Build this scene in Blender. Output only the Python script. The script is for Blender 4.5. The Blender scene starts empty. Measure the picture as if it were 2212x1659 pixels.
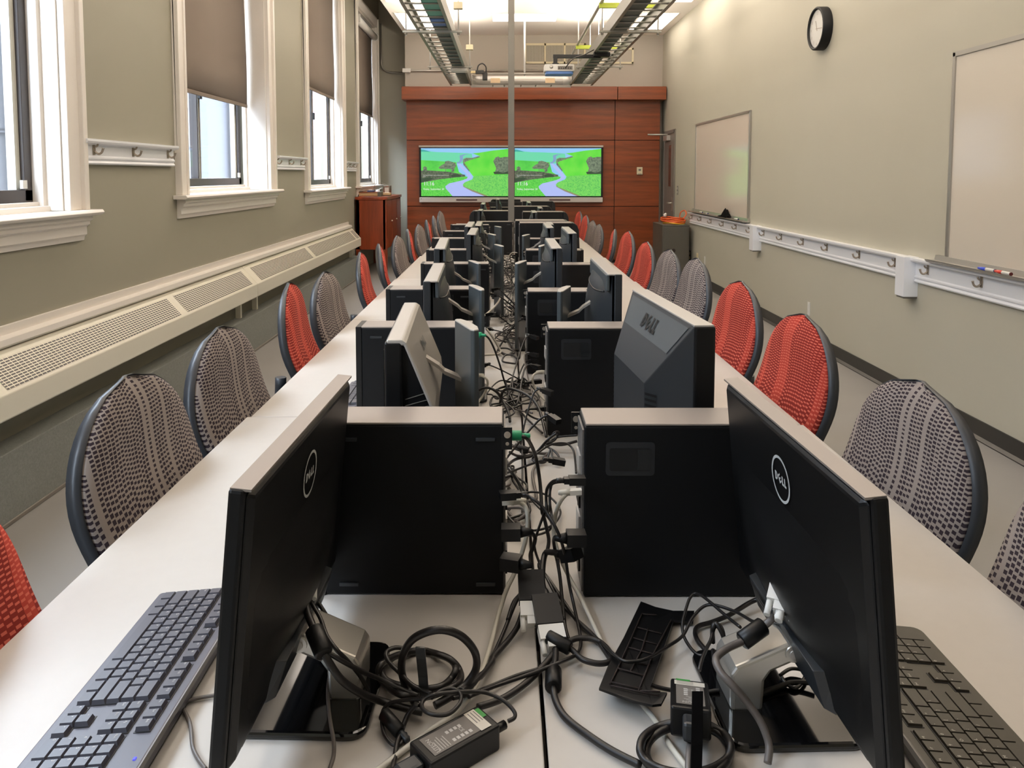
import bpy, bmesh, math, random
from mathutils import Vector, Matrix
random.seed(7)
PI = math.pi
C = bpy.context.scene.collection
# ------------------------------------------------------------------ camera model (2212 x 1659)
F, CX, TP, HC = 1700.0, 1090.0, .0708, 1.435
PITCH = math.atan(TP); CY = 377 + F * TP
_c, _s = math.cos(PITCH), math.sin(PITCH)
T = .735                                     # table top height
def _ray(x, y):
    a = (x - CX) / F; b = (CY - y) / F
    return Vector((a, _c + b * _s, -_s + b * _c))
def atZ(x, y, z): r = _ray(x, y); return r * ((z - HC) / r.z) + Vector((0, 0, HC))
def atX(x, y, X): r = _ray(x, y); return r * (X / r.x) + Vector((0, 0, HC))
def atY(x, y, Y): r = _ray(x, y); return r * (Y / r.y) + Vector((0, 0, HC))

# ------------------------------------------------------------------ materials
def lin(c):
    c = c / 255.0
    return c / 12.92 if c <= .04045 else ((c + .055) / 1.055) ** 2.4
def rgb(r, g, b): return (lin(r), lin(g), lin(b), 1)
def new_mat(name):
    m = bpy.data.materials.new(name); m.use_nodes = True
    nt = m.node_tree; b = nt.nodes['Principled BSDF']
    return m, nt, b
def mat(name, col, rough=.5, metal=0, spec=.5, emit=None, estr=1, noise=0, nscale=8, bump=0, bscale=60, coat=0):
    m, nt, b = new_mat(name)
    b.inputs['Base Color'].default_value = rgb(*col)
    b.inputs['Roughness'].default_value = rough
    b.inputs['Metallic'].default_value = metal
    b.inputs['Specular IOR Level'].default_value = spec
    if coat: b.inputs['Coat Weight'].default_value = coat; b.inputs['Coat Roughness'].default_value = .05
    if emit:
        b.inputs['Emission Color'].default_value = rgb(*emit); b.inputs['Emission Strength'].default_value = estr
    if noise or bump:
        tc = nt.nodes.new('ShaderNodeTexCoord')
    if noise:
        n = nt.nodes.new('ShaderNodeTexNoise'); n.inputs['Scale'].default_value = nscale; n.inputs['Detail'].default_value = 4
        nt.links.new(tc.outputs['Object'], n.inputs['Vector'])
        mx = nt.nodes.new('ShaderNodeMix'); mx.data_type = 'RGBA'
        k = 1 - noise
        mx.inputs[6].default_value = (rgb(*col)[0] * k, rgb(*col)[1] * k, rgb(*col)[2] * k, 1)
        mx.inputs[7].default_value = tuple(min(1, q * (1 + noise)) for q in rgb(*col)[:3]) + (1,)
        nt.links.new(n.outputs['Fac'], mx.inputs[0]); nt.links.new(mx.outputs[2], b.inputs['Base Color'])
    if bump:
        n2 = nt.nodes.new('ShaderNodeTexNoise'); n2.inputs['Scale'].default_value = bscale
        nt.links.new(tc.outputs['Object'], n2.inputs['Vector'])
        bp = nt.nodes.new('ShaderNodeBump'); bp.inputs['Strength'].default_value = bump; bp.inputs['Distance'].default_value = .002
        nt.links.new(n2.outputs['Fac'], bp.inputs['Height']); nt.links.new(bp.outputs['Normal'], b.inputs['Normal'])
    return m
class NT:
    """tiny node expression helper"""
    def __init__(s, nt): s.nt = nt
    def m(s, op, a, b=None, c=None):
        n = s.nt.nodes.new('ShaderNodeMath'); n.operation = op
        for i, q in enumerate((a, b, c)):
            if q is None: continue
            if isinstance(q, (int, float)): n.inputs[i].default_value = q
            else: s.nt.links.new(q, n.inputs[i])
        return n.outputs[0]
    def rand(s, a):
        n = s.nt.nodes.new('ShaderNodeTexWhiteNoise'); n.noise_dimensions = '1D'; s.nt.links.new(a, n.inputs['W']); return n.outputs['Value']
    def mix(s, f, a, b):
        n = s.nt.nodes.new('ShaderNodeMix'); n.data_type = 'RGBA'
        for i, q in ((0, f), (6, a), (7, b)):
            if isinstance(q, (tuple, int, float)): n.inputs[i].default_value = q
            else: s.nt.links.new(q, n.inputs[i])
        return n.outputs[2]
    def uv(s):
        n = s.nt.nodes.new('ShaderNodeUVMap'); x = s.nt.nodes.new('ShaderNodeSeparateXYZ'); s.nt.links.new(n.outputs[0], x.inputs[0]); return x.outputs[0], x.outputs[1]
    def noise(s, vec, scale, detail=2):
        n = s.nt.nodes.new('ShaderNodeTexNoise'); n.inputs['Scale'].default_value = scale; n.inputs['Detail'].default_value = detail
        if vec is not None: s.nt.links.new(vec, n.inputs['Vector'])
        return n.outputs['Fac']
    def comb(s, x, y, z=0):
        n = s.nt.nodes.new('ShaderNodeCombineXYZ')
        for i, q in enumerate((x, y, z)):
            if isinstance(q, (int, float)): n.inputs[i].default_value = q
            else: s.nt.links.new(q, n.inputs[i])
        return n.outputs[0]
def fabric(name, base, dark, light, red):
    m, nt, b = new_mat(name); e = NT(nt); u, v = e.uv()
    b.inputs['Roughness'].default_value = .9; b.inputs['Specular IOR Level'].default_value = .15
    w = .0125 if not red else .016
    col = e.m('DIVIDE', u, w); c = e.m('FLOOR', col); fc = e.m('SUBTRACT', col, c)
    r1 = e.rand(c); ph = e.m('MULTIPLY', r1, 7.0)
    row = e.m('ADD', e.m('DIVIDE', v, .0085 if not red else .0075), ph)
    ri = e.m('FLOOR', row); fr = e.m('SUBTRACT', row, ri)
    nz = e.noise(e.comb(e.m('MULTIPLY', c, 3.7), e.m('MULTIPLY', v, 9.0)), 1.0)
    inside = e.m('MULTIPLY', e.m('GREATER_THAN', fc, .12), e.m('LESS_THAN', fc, .9))
    if not red:
        th = e.m('ADD', .12, e.m('MULTIPLY', nz, .9))
        r3 = e.rand(e.m('ADD', e.m('MULTIPLY', c, 1.0), 40.0))
        on = e.m('MULTIPLY', e.m('MULTIPLY', e.m('LESS_THAN', fr, th), inside), e.m('GREATER_THAN', r3, .16))
        colr = e.mix(on, rgb(*base), rgb(*dark))
    else:
        th = e.m('ADD', .2, e.m('MULTIPLY', nz, .35))
        on = e.m('MULTIPLY', e.m('LESS_THAN', fr, th), inside)
        band = e.m('GREATER_THAN', e.rand(e.m('ADD', e.m('FLOOR', e.m('DIVIDE', u, .032)), 11.0)), .45)
        basec = e.mix(band, rgb(*base), rgb(*dark))
        colr = e.mix(on, basec, rgb(*light))
    nt.links.new(colr, b.inputs['Base Color'])
    return m
def wood(name, col, axis='X', rough=.35):
    m, nt, b = new_mat(name); e = NT(nt)
    tc = nt.nodes.new('ShaderNodeTexCoord'); mp = nt.nodes.new('ShaderNodeMapping')
    mp.inputs['Scale'].default_value = (.6, 9, 9) if axis == 'X' else (9, 9, .6)
    nt.links.new(tc.outputs['Object'], mp.inputs['Vector'])
    f = e.noise(mp.outputs[0], 2.2, 6); f2 = e.noise(mp.outputs[0], 12, 4)
    f = e.m('ADD', e.m('MULTIPLY', f, .75), e.m('MULTIPLY', f2, .25))
    f = e.m('MULTIPLY', e.m('SUBTRACT', f, .3), 2.2)
    d = tuple(q * .55 for q in rgb(*col)[:3]) + (1,); l = tuple(min(1, q * 1.35) for q in rgb(*col)[:3]) + (1,)
    nt.links.new(e.mix(f, d, l), b.inputs['Base Color']); b.inputs['Roughness'].default_value = rough
    return m
def slots(name, base, hole, pu, pv, hu, hv, off=0.5):
    """rows of punched dark slots, from the UV map in metres"""
    m, nt, b = new_mat(name); e = NT(nt); u, v = e.uv()
    row = e.m('DIVIDE', v, pv); ri = e.m('FLOOR', row); fr = e.m('SUBTRACT', row, ri)
    cu = e.m('ADD', e.m('DIVIDE', u, pu), e.m('MULTIPLY', ri, off)); fu = e.m('FRACT', cu)
    on = e.m('MULTIPLY', e.m('LESS_THAN', fu, hu), e.m('LESS_THAN', fr, hv))
    nt.links.new(e.mix(on, rgb(*base), rgb(*hole)), b.inputs['Base Color']); b.inputs['Roughness'].default_value = .45
    return m
def emis(name, col, s, base=(0, 0, 0)):
    m = mat(name, base, .5, emit=col, estr=s); return m
M = {}
M['lwall'] = mat('shaded window wall sage', (148, 144, 129), .6, noise=.03, nscale=2, spec=.3)  # same sage as the right wall, with backlit shade put into the colour
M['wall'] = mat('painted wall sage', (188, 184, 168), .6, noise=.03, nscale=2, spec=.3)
M['wall_up'] = mat('painted wall beige', (184, 176, 164), .6, noise=.03, nscale=2, spec=.3)
M['ceil'] = mat('ceiling white', (242, 236, 228), .8)
M['trim'] = mat('trim white gloss', (238, 231, 222), .35)
M['railw'] = mat('rail white', (246, 247, 250), .35)
M['base'] = mat('black vinyl base', (34, 33, 31), .45)
M['floor'] = mat('grey vinyl floor', (140, 137, 133), .42, noise=.07, nscale=3)
M['carpet'] = mat('grey carpet', (132, 134, 130), .95, noise=.22, nscale=90, bump=.5, bscale=220, spec=.1)
M['wood'] = wood('cherry panel', (124, 61, 29))
M['woodv'] = wood('cherry cabinet', (128, 54, 26), 'Z', .3)
M['reveal_dark'] = mat('dark shadow gap', (30, 16, 10), .8)
M['table'] = mat('laminate table', (196, 190, 182), .42, noise=.03, nscale=40, spec=.5)
M['tedge'] = mat('table edge band', (120, 114, 106), .5)
M['steel'] = mat('painted steel grey', (120, 116, 108), .45, metal=.2)
M['legm'] = mat('table leg metal', (60, 60, 62), .4, metal=.6)
M['black'] = mat('black plastic', (11, 11, 12), .42, noise=.15, nscale=30, spec=.35)
M['blackm'] = mat('black matte metal', (9, 10, 12), .55, noise=.1, nscale=25, spec=.25)
M['gloss'] = mat('black gloss', (12, 12, 13), .09, coat=.3, noise=.3, nscale=20)
M['top_sheen'] = mat('black top with ceiling sheen', (150, 140, 132), .42, metal=.35)  # grey paints in the ceiling reflection on black tops
M['dgrey'] = mat('dark grey plastic', (38, 41, 44), .4)
M['mgrey'] = mat('slate grey plastic', (70, 75, 77), .38)
M['silver'] = mat('silver plastic', (186, 180, 172), .32, metal=.35)
M['badge'] = mat('pale silver badge', (190, 192, 190), .45)
M['pit'] = mat('black pit', (4, 4, 5), .6)
M['latch'] = mat('latch frame', (27, 29, 33), .45)
M['slide'] = mat('latch slider', (20, 23, 26), .4)
M['dialp'] = mat('glare washed dial print', (168, 156, 144), .5)  # numerals and hands paled to paint in the glare
M['bsilver'] = mat('brushed silver', (190, 186, 178), .28, metal=.75)
M['vent'] = mat('punched rear metal', (104, 102, 100), .45, metal=.5, noise=.5, nscale=160)
M['shell'] = mat('charcoal chair shell', (44, 47, 52), .42)
M['shelld'] = mat('black chair shell', (30, 31, 33), .42)
M['fgray'] = fabric('grey dash fabric', (142, 132, 126), (50, 42, 48), (150, 140, 140), False)
M['fred'] = fabric('red dash fabric', (170, 62, 50), (128, 40, 34), (204, 104, 86), True)
M['blind'] = mat('roller blind cloth', (120, 109, 99), .8, noise=.05, nscale=200, spec=.15)
M['sash'] = mat('dark bronze sash', (54, 48, 46), .4, metal=.3)
M['gasket'] = mat('pale sash liner', (206, 204, 192), .5)
M['heater'] = mat('heater enamel', (244, 238, 220), .35)
M['grille'] = slots('heater grille slots', (244, 238, 220), (34, 28, 26), .032, .0125, .86, .62, .0)
M['vgrille'] = slots('vent grille slots', (214, 206, 186), (70, 62, 46), .013, .012, .66, .8, 0.0)
M['white'] = mat('white plastic', (226, 224, 218), .4)
M['wboard'] = mat('whiteboard enamel', (226, 217, 202), .12, spec=.6)
M['alu'] = mat('aluminium', (176, 172, 164), .32, metal=.6)
M['chrome'] = mat('brushed nickel', (168, 156, 142), .35, metal=.55)
M['screenwhite'] = mat('bezel white', (206, 198, 192), .35)
M['pen'] = mat('pen brown', (66, 42, 44), .5)
M['cable'] = mat('black cable', (24, 21, 20), .42)
M['cabgr'] = mat('grey cable', (96, 90, 86), .4)
M['cabwh'] = mat('white cable', (206, 200, 186), .42)
M['green'] = mat('green plug', (36, 158, 112), .4)
M['greent'] = mat('green tape', (58, 140, 62), .5)
M['label'] = mat('white label', (214, 206, 192), .5)
M['greyprint'] = mat('grey print', (112, 106, 100), .5)
M['ltext'] = mat('pale print', (196, 192, 186), .5)
M['keyb'] = mat('keyboard body', (84, 82, 90), .38)
M['keycap'] = mat('keycap', (76, 75, 82), .36)
M['keyw'] = mat('keyboard well', (14, 13, 17), .5)
M['keyside'] = mat('keyboard grey rim', (124, 120, 116), .45)
M['keyb2'] = mat('keyboard body warm', (62, 58, 50), .42)
M['keycap2'] = mat('keycap warm', (58, 54, 46), .4)
M['bluelight'] = emis('blue led', (70, 70, 255), 3)
M['orange'] = mat('orange cable', (214, 92, 36), .45)
M['yellow'] = mat('yellow cable', (222, 176, 40), .45)
M['lime'] = mat('lime strut', (178, 190, 62), .5)
M['zinc'] = mat('galvanised tray', (150, 148, 140), .38, metal=.55)
M['raceway'] = mat('dark cable duct', (86, 94, 94), .5)
M['teal'] = mat('teal cables', (88, 150, 136), .5)
M['bluec'] = mat('blue cables', (84, 120, 180), .5)
M['cabf'] = mat('filing cabinet grey', (74, 72, 66), .42)
M['cabs'] = mat('filing cabinet side', (66, 46, 38), .45)
M['doorg'] = mat('grey door paint', (120, 114, 108), .45)
M['doord'] = mat('brown door glass', (84, 54, 42), .2)
M['paper'] = mat('tan paper', (206, 178, 136), .7)
M['bookd'] = mat('grey book cloth', (92, 92, 84), .6)
M['navy'] = mat('navy plastic', (32, 40, 82), .4)
M['blue'] = mat('blue cap', (60, 84, 206), .4)
M['red'] = mat('red cap', (206, 66, 52), .4)
M['dred'] = mat('dark red end', (92, 22, 22), .4)
M['cloth'] = mat('black cloth', (14, 13, 13), .95, spec=.05)
M['tin'] = mat('tin can', (176, 170, 160), .25, metal=.7)
M['peach'] = mat('peach plate', (226, 196, 160), .5)
M['tan'] = mat('tan plastic', (222, 200, 150), .5)
M['cream'] = mat('cream plate', (226, 214, 180), .45)
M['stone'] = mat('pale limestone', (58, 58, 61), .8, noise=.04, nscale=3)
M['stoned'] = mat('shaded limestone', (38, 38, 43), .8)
def brickmat():
    m, nt, b = new_mat('red brick'); tc = nt.nodes.new('ShaderNodeTexCoord')
    e = NT(nt); x = nt.nodes.new('ShaderNodeSeparateXYZ'); nt.links.new(tc.outputs['Object'], x.inputs[0])
    v = e.comb(x.outputs[1], x.outputs[2])
    t = nt.nodes.new('ShaderNodeTexBrick'); nt.links.new(v, t.inputs['Vector'])
    t.inputs['Color1'].default_value = rgb(50, 15, 11); t.inputs['Color2'].default_value = rgb(44, 12, 9); t.inputs['Mortar'].default_value = rgb(50, 42, 40)
    t.inputs['Scale'].default_value = 1; t.inputs['Mortar Size'].default_value = .015; t.inputs['Brick Width'].default_value = .6; t.inputs['Row Height'].default_value = .16
    nt.links.new(t.outputs['Color'], b.inputs['Base Color']); b.inputs['Roughness'].default_value = .85
    return m
M['brick'] = brickmat()
def glassmat():
    m = bpy.data.materials.new('window glass'); m.use_nodes = True; nt = m.node_tree; nt.nodes.clear()
    o = nt.nodes.new('ShaderNodeOutputMaterial'); mx = nt.nodes.new('ShaderNodeMixShader'); tr = nt.nodes.new('ShaderNodeBsdfTransparent'); gl = nt.nodes.new('ShaderNodeBsdfGlossy')
    gl.inputs['Roughness'].default_value = .02; tr.inputs['Color'].default_value = (.95, .97, 1, 1); mx.inputs[0].default_value = .07
    nt.links.new(tr.outputs[0], mx.inputs[1]); nt.links.new(gl.outputs[0], mx.inputs[2]); nt.links.new(mx.outputs[0], o.inputs[0])
    return m
M['glass'] = glassmat()
M['lamp'] = emis('light panel', (255, 241, 226), 8.0, (200, 200, 200))
M['strip'] = emis('light strip', (255, 242, 228), 24.0, (200, 200, 200))

# ------------------------------------------------------------------ mesh builder
class MB:
    def __init__(s): s.v = []; s.f = []; s.fm = []; s.fs = []; s.uv = []; s.mats = []
    def mi(s, m):
        m = M[m] if isinstance(m, str) else m
        if m not in s.mats: s.mats.append(m)
        return s.mats.index(m)
    def add(s, vs, fs, m, smooth=False, uvs=None):
        b = len(s.v); s.v += [tuple(q) for q in vs]; k = s.mi(m)
        for i, f in enumerate(fs):
            s.f.append(tuple(b + j for j in f)); s.fm.append(k); s.fs.append(smooth)
            s.uv.append([uvs[j] for j in f] if uvs else None)
        return s
    def bx(s, x0, x1, y0, y1, z0, z1, m, X=None):
        vs = [(x, y, z) for x in (x0, x1) for y in (y0, y1) for z in (z0, z1)]
        if X is not None: vs = [X @ Vector(v) for v in vs]
        return s.add(vs, [(0, 1, 3, 2), (4, 6, 7, 5), (0, 4, 5, 1), (2, 3, 7, 6), (0, 2, 6, 4), (1, 5, 7, 3)], m)
    def hexa(s, lo, hi, m):
        """lo, hi: two quads (4 points each, same winding)"""
        return s.add(list(lo) + list(hi), [(3, 2, 1, 0), (4, 5, 6, 7), (0, 1, 5, 4), (1, 2, 6, 5), (2, 3, 7, 6), (3, 0, 4, 7)], m)
    def quad(s, pts, m, uvs=None): return s.add(pts, [tuple(range(len(pts)))], m, uvs=uvs)
    def prism(s, poly, a, b, m, axis='y', smooth=False):
        """poly of (p, q); axis y: (x,z), axis x: (y,z), axis z: (x,y)"""
        def P(p, q, t): return {'y': (p, t, q), 'x': (t, p, q), 'z': (p, q, t)}[axis]
        n = len(poly); vs = [P(p, q, a) for p, q in poly] + [P(p, q, b) for p, q in poly]
        s.add(vs, [tuple(range(n)), tuple(range(2 * n - 1, n - 1, -1))], m)
        return s.add(vs, [(i, i + n, (i + 1) % n + n, (i + 1) % n) for i in range(n)], m, smooth)
    def tube(s, pts, r, m, n=8, closed=False, caps=True):
        pts = [Vector(p) for p in pts]; k = len(pts); rings = []; prev = None
        for i, p in enumerate(pts):
            a = pts[(i - 1) % k] if (closed or i) else p; c = pts[(i + 1) % k] if (closed or i < k - 1) else p
            t = (c - a)
            if t.length < 1e-9: t = Vector((0, 0, 1))
            t.normalize()
            if prev is None:
                u = t.cross(Vector((0, 0, 1)));  u = u if u.length > .05 else t.cross(Vector((1, 0, 0)))
            else: u = prev - t * prev.dot(t)
            u.normalize(); prev = u; w = t.cross(u); rr = r[i] if isinstance(r, (list, tuple)) else r
            rings.append([p + (u * math.cos(2 * PI * j / n) + w * math.sin(2 * PI * j / n)) * rr for j in range(n)])
        vs = [q for g in rings for q in g]; fs = []
        for i in range(k if closed else k - 1):
            for j in range(n):
                a, b2 = i * n, ((i + 1) % k) * n
                fs.append((a + j, a + (j + 1) % n, b2 + (j + 1) % n, b2 + j))
        s.add(vs, fs, m, True)
        if caps and not closed:
            s.add(rings[0], [tuple(range(n - 1, -1, -1))], m); s.add(rings[-1], [tuple(range(n))], m)
        return s
    def cyl(s, p0, p1, r, m, n=16): return s.tube([p0, p1], r, m, n)
    def lathe(s, prof, m, c=(0, 0, 0), n=24):
        vs = []; fs = []
        for r, z in prof: vs += [(c[0] + r * math.cos(2 * PI * j / n), c[1] + r * math.sin(2 * PI * j / n), c[2] + z) for j in range(n)]
        for i in range(len(prof) - 1):
            for j in range(n): fs.append((i * n + j, i * n + (j + 1) % n, (i + 1) * n + (j + 1) % n, (i + 1) * n + j))
        return s.add(vs, fs, m, True)
    def text(s, t, size, o, ux, uy, m, align='LEFT', depth=0, squash=1.0):
        vs, fs = text_mesh(t, align); o = Vector(o); ux = Vector(ux).normalized(); uy = Vector(uy).normalized()
        return s.add([o + ux * (x * size * squash) + uy * (y * size) for x, y in vs], fs, m)
    def build(s, name, parent=None, bevel=0, seg=2, sub=0, smooth_all=False):
        me = bpy.data.meshes.new(name); me.from_pydata(s.v, [], s.f)
        for m in s.mats: me.materials.append(m)
        me.polygons.foreach_set('material_index', s.fm); me.polygons.foreach_set('use_smooth', [True] * len(s.f) if smooth_all else s.fs)
        if any(s.uv):
            L = me.uv_layers.new(name='UVMap'); i = 0
            for u in s.uv_lists():
                for q in u: L.data[i].uv = q; i += 1
        me.update()
        bm = bmesh.new(); bm.from_mesh(me); bmesh.ops.remove_doubles(bm, verts=bm.verts, dist=1e-6)
        bmesh.ops.recalc_face_normals(bm, faces=bm.faces); bm.to_mesh(me); bm.free()
        o = bpy.data.objects.new(name, me); C.objects.link(o)
        if parent is not None: o.parent = parent
        if bevel:
            b = o.modifiers.new('Bevel', 'BEVEL'); b.width = bevel; b.segments = seg; b.limit_method = 'ANGLE'; b.angle_limit = .6
        if sub:
            b = o.modifiers.new('Subdivision', 'SUBSURF'); b.levels = sub; b.render_levels = sub
        return o
    def uv_lists(s):
        for f, u in zip(s.f, s.uv): yield u if u else [(0, 0)] * len(f)
_tc = {}
def text_mesh(t, align='LEFT'):
    k = (t, align)
    if k not in _tc:
        cu = bpy.data.curves.new('t', 'FONT'); cu.body = t; cu.size = 1; cu.align_x = align; cu.resolution_u = 2
        o = bpy.data.objects.new('t', cu); C.objects.link(o)
        dg = bpy.context.evaluated_depsgraph_get(); dg.update(); ev = o.evaluated_get(dg); me = ev.to_mesh()
        _tc[k] = ([(v.co.x, v.co.y) for v in me.vertices], [tuple(p.vertices) for p in me.polygons])
        ev.to_mesh_clear(); bpy.data.objects.remove(o); bpy.data.curves.remove(cu)
    return _tc[k]
def tag(o, label=None, cat=None, group=None, kind=None):
    if label: o['label'] = label
    if cat: o['category'] = cat
    if group: o['group'] = group
    if kind: o['kind'] = kind
    return o
def thing(name, label, cat, loc=(0, 0, 0), rz=0, group=None, kind=None):
    o = bpy.data.objects.new(name, None); C.objects.link(o); o.empty_display_size = .05
    o.location = loc; o.rotation_euler = (0, 0, rz)
    return tag(o, label, cat, group, kind)
def copy_tree(o, parent=None):
    c = o.copy(); C.objects.link(c)
    if parent is not None: c.parent = parent
    for ch in list(o.children): copy_tree(ch, c)
    return c
def relabel(o, label, group=None): o['label'] = label; o['group'] = group; return o
def smooth_path(pts, n=8, closed=False):
    pts = [Vector(p) for p in pts]; k = len(pts); out = []
    if k < 3: return pts
    for i in range(k if closed else k - 1):
        g = lambda j: pts[j % k] if closed else pts[max(0, min(k - 1, j))]
        p0, p1, p2, p3 = g(i - 1), g(i), g(i + 1), g(i + 2)
        for t in range(n):
            t = t / n
            out.append(.5 * ((2 * p1) + (p2 - p0) * t + (2 * p0 - 5 * p1 + 4 * p2 - p3) * t * t + (3 * p1 - p0 - 3 * p2 + p3) * t ** 3))
    if not closed: out.append(pts[-1])
    return out
def circ(cx, cy, r, n=24, a0=0, a1=2 * PI): return [(cx + r * math.cos(a0 + (a1 - a0) * i / n), cy + r * math.sin(a0 + (a1 - a0) * i / n)) for i in range(n)]
def rrect(x0, x1, y0, y1, r, n=5):
    out = []
    for cx, cy, a in ((x1 - r, y1 - r, 0), (x0 + r, y1 - r, PI / 2), (x0 + r, y0 + r, PI), (x1 - r, y0 + r, 1.5 * PI)):
        out += [(cx + r * math.cos(a + PI / 2 * i / n), cy + r * math.sin(a + PI / 2 * i / n)) for i in range(n + 1)]
    return out
ORD = ['first', 'second', 'third', 'fourth', 'fifth', 'sixth', 'seventh', 'eighth', 'ninth', 'tenth', 'eleventh', 'twelfth', 'thirteenth']
# ================================================================== SETTING
def struct(name, mb, label, cat, parent=None, bevel=0):
    o = mb.build(name, parent, bevel)
    if parent is None: tag(o, label, cat, kind='structure')
    return o
XL, XR, YF, YB, YU, ZC, ZH = -2.15, 2.58, -2.6, 13.65, 13.0, 3.70, 4.4
b = MB(); b.bx(XL - .3, XR + .15, YF - .15, YB + .15, -.1, 0, 'floor'); struct('floor', b, 'grey vinyl floor in the aisles either side of the tables', 'floor')
b = MB(); b.bx(-1.62, XR + .15, YF - .15, YB + .15, ZC, ZC + .1, 'ceil'); b.bx(-1.62, -1.58, YF, YB, ZC + .1, ZH + .1, 'wall'); b.bx(XL - .3, -1.62, YF - .15, YB + .15, ZH, ZH + .1, 'ceil')
struct('ceiling', b, 'white ceiling with a raised strip along the window wall', 'ceiling')
WIN = [(2.0, 3.84, 1.258), (5.31, 7.16, 1.300), (8.63, 10.39, 1.268), (11.58, 13.24, 1.268), (-1.3, .54, 1.258)]  # last opening is added behind the viewpoint to let in daylight
WH = 3.86; XO = XL - .27
b = MB(); y = YF - .15
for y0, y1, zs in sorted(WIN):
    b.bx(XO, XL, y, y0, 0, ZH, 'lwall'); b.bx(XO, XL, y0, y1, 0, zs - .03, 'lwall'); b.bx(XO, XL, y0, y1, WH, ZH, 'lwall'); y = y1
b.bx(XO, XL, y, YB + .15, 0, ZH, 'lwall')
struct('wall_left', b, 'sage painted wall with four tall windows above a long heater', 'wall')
b = MB(); b.bx(XR, XR + .15, YF - .15, YB + .15, 0, ZC, 'wall'); struct('wall_right', b, 'sage painted wall with whiteboards, clock and coat rail', 'wall')
b = MB(); b.bx(XL - .27, -1.58, YB, YB + .15, 0, ZH, 'wall'); b.bx(-1.62, XR, YU, YU + .1, 0, ZC, 'wall_up'); b.bx(-1.625, -1.62, YU, YB, 0, ZC, 'wall')
struct('wall_back', b, 'beige end wall above the cherry wood panelling', 'wall')
b = MB(); b.bx(XL - .27, XR + .15, YF - .15, YF, 0, ZH, 'wall'); struct('wall_front', b, 'painted wall behind the viewpoint', 'wall')
b = MB(); b.bx(XR - .008, XR, YF, 11.95, 0, .105, 'base'); b.prism([(XR - .008, .02), (XR - .026, .006), (XR - .026, 0), (XR - .008, 0)], YF, 11.95, 'base'); struct('baseboard_right', b, 'black vinyl baseboard under the coat rail wall', 'baseboard')
b = MB(); b.bx(XL, XL + .12, YF, 11.0, 0, .30, 'carpet'); b.bx(XL + .12, XL + .128, YF, 11.0, 0, .02, 'tedge'); struct('trim_2', b, 'grey carpeted ledge running along the floor under the heaters', 'ledge', bevel=.006)
b = MB(); b.prism([(XL, .79), (XL + .018, .79), (XL + .018, .752), (XL + .06, .745), (XL + .065, .72), (XL + .045, .705), (XL, .70)], YF, 10.75, 'trim'); struct('trim_1', b, 'cream moulding on the wall just above the heaters', 'moulding')

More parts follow.
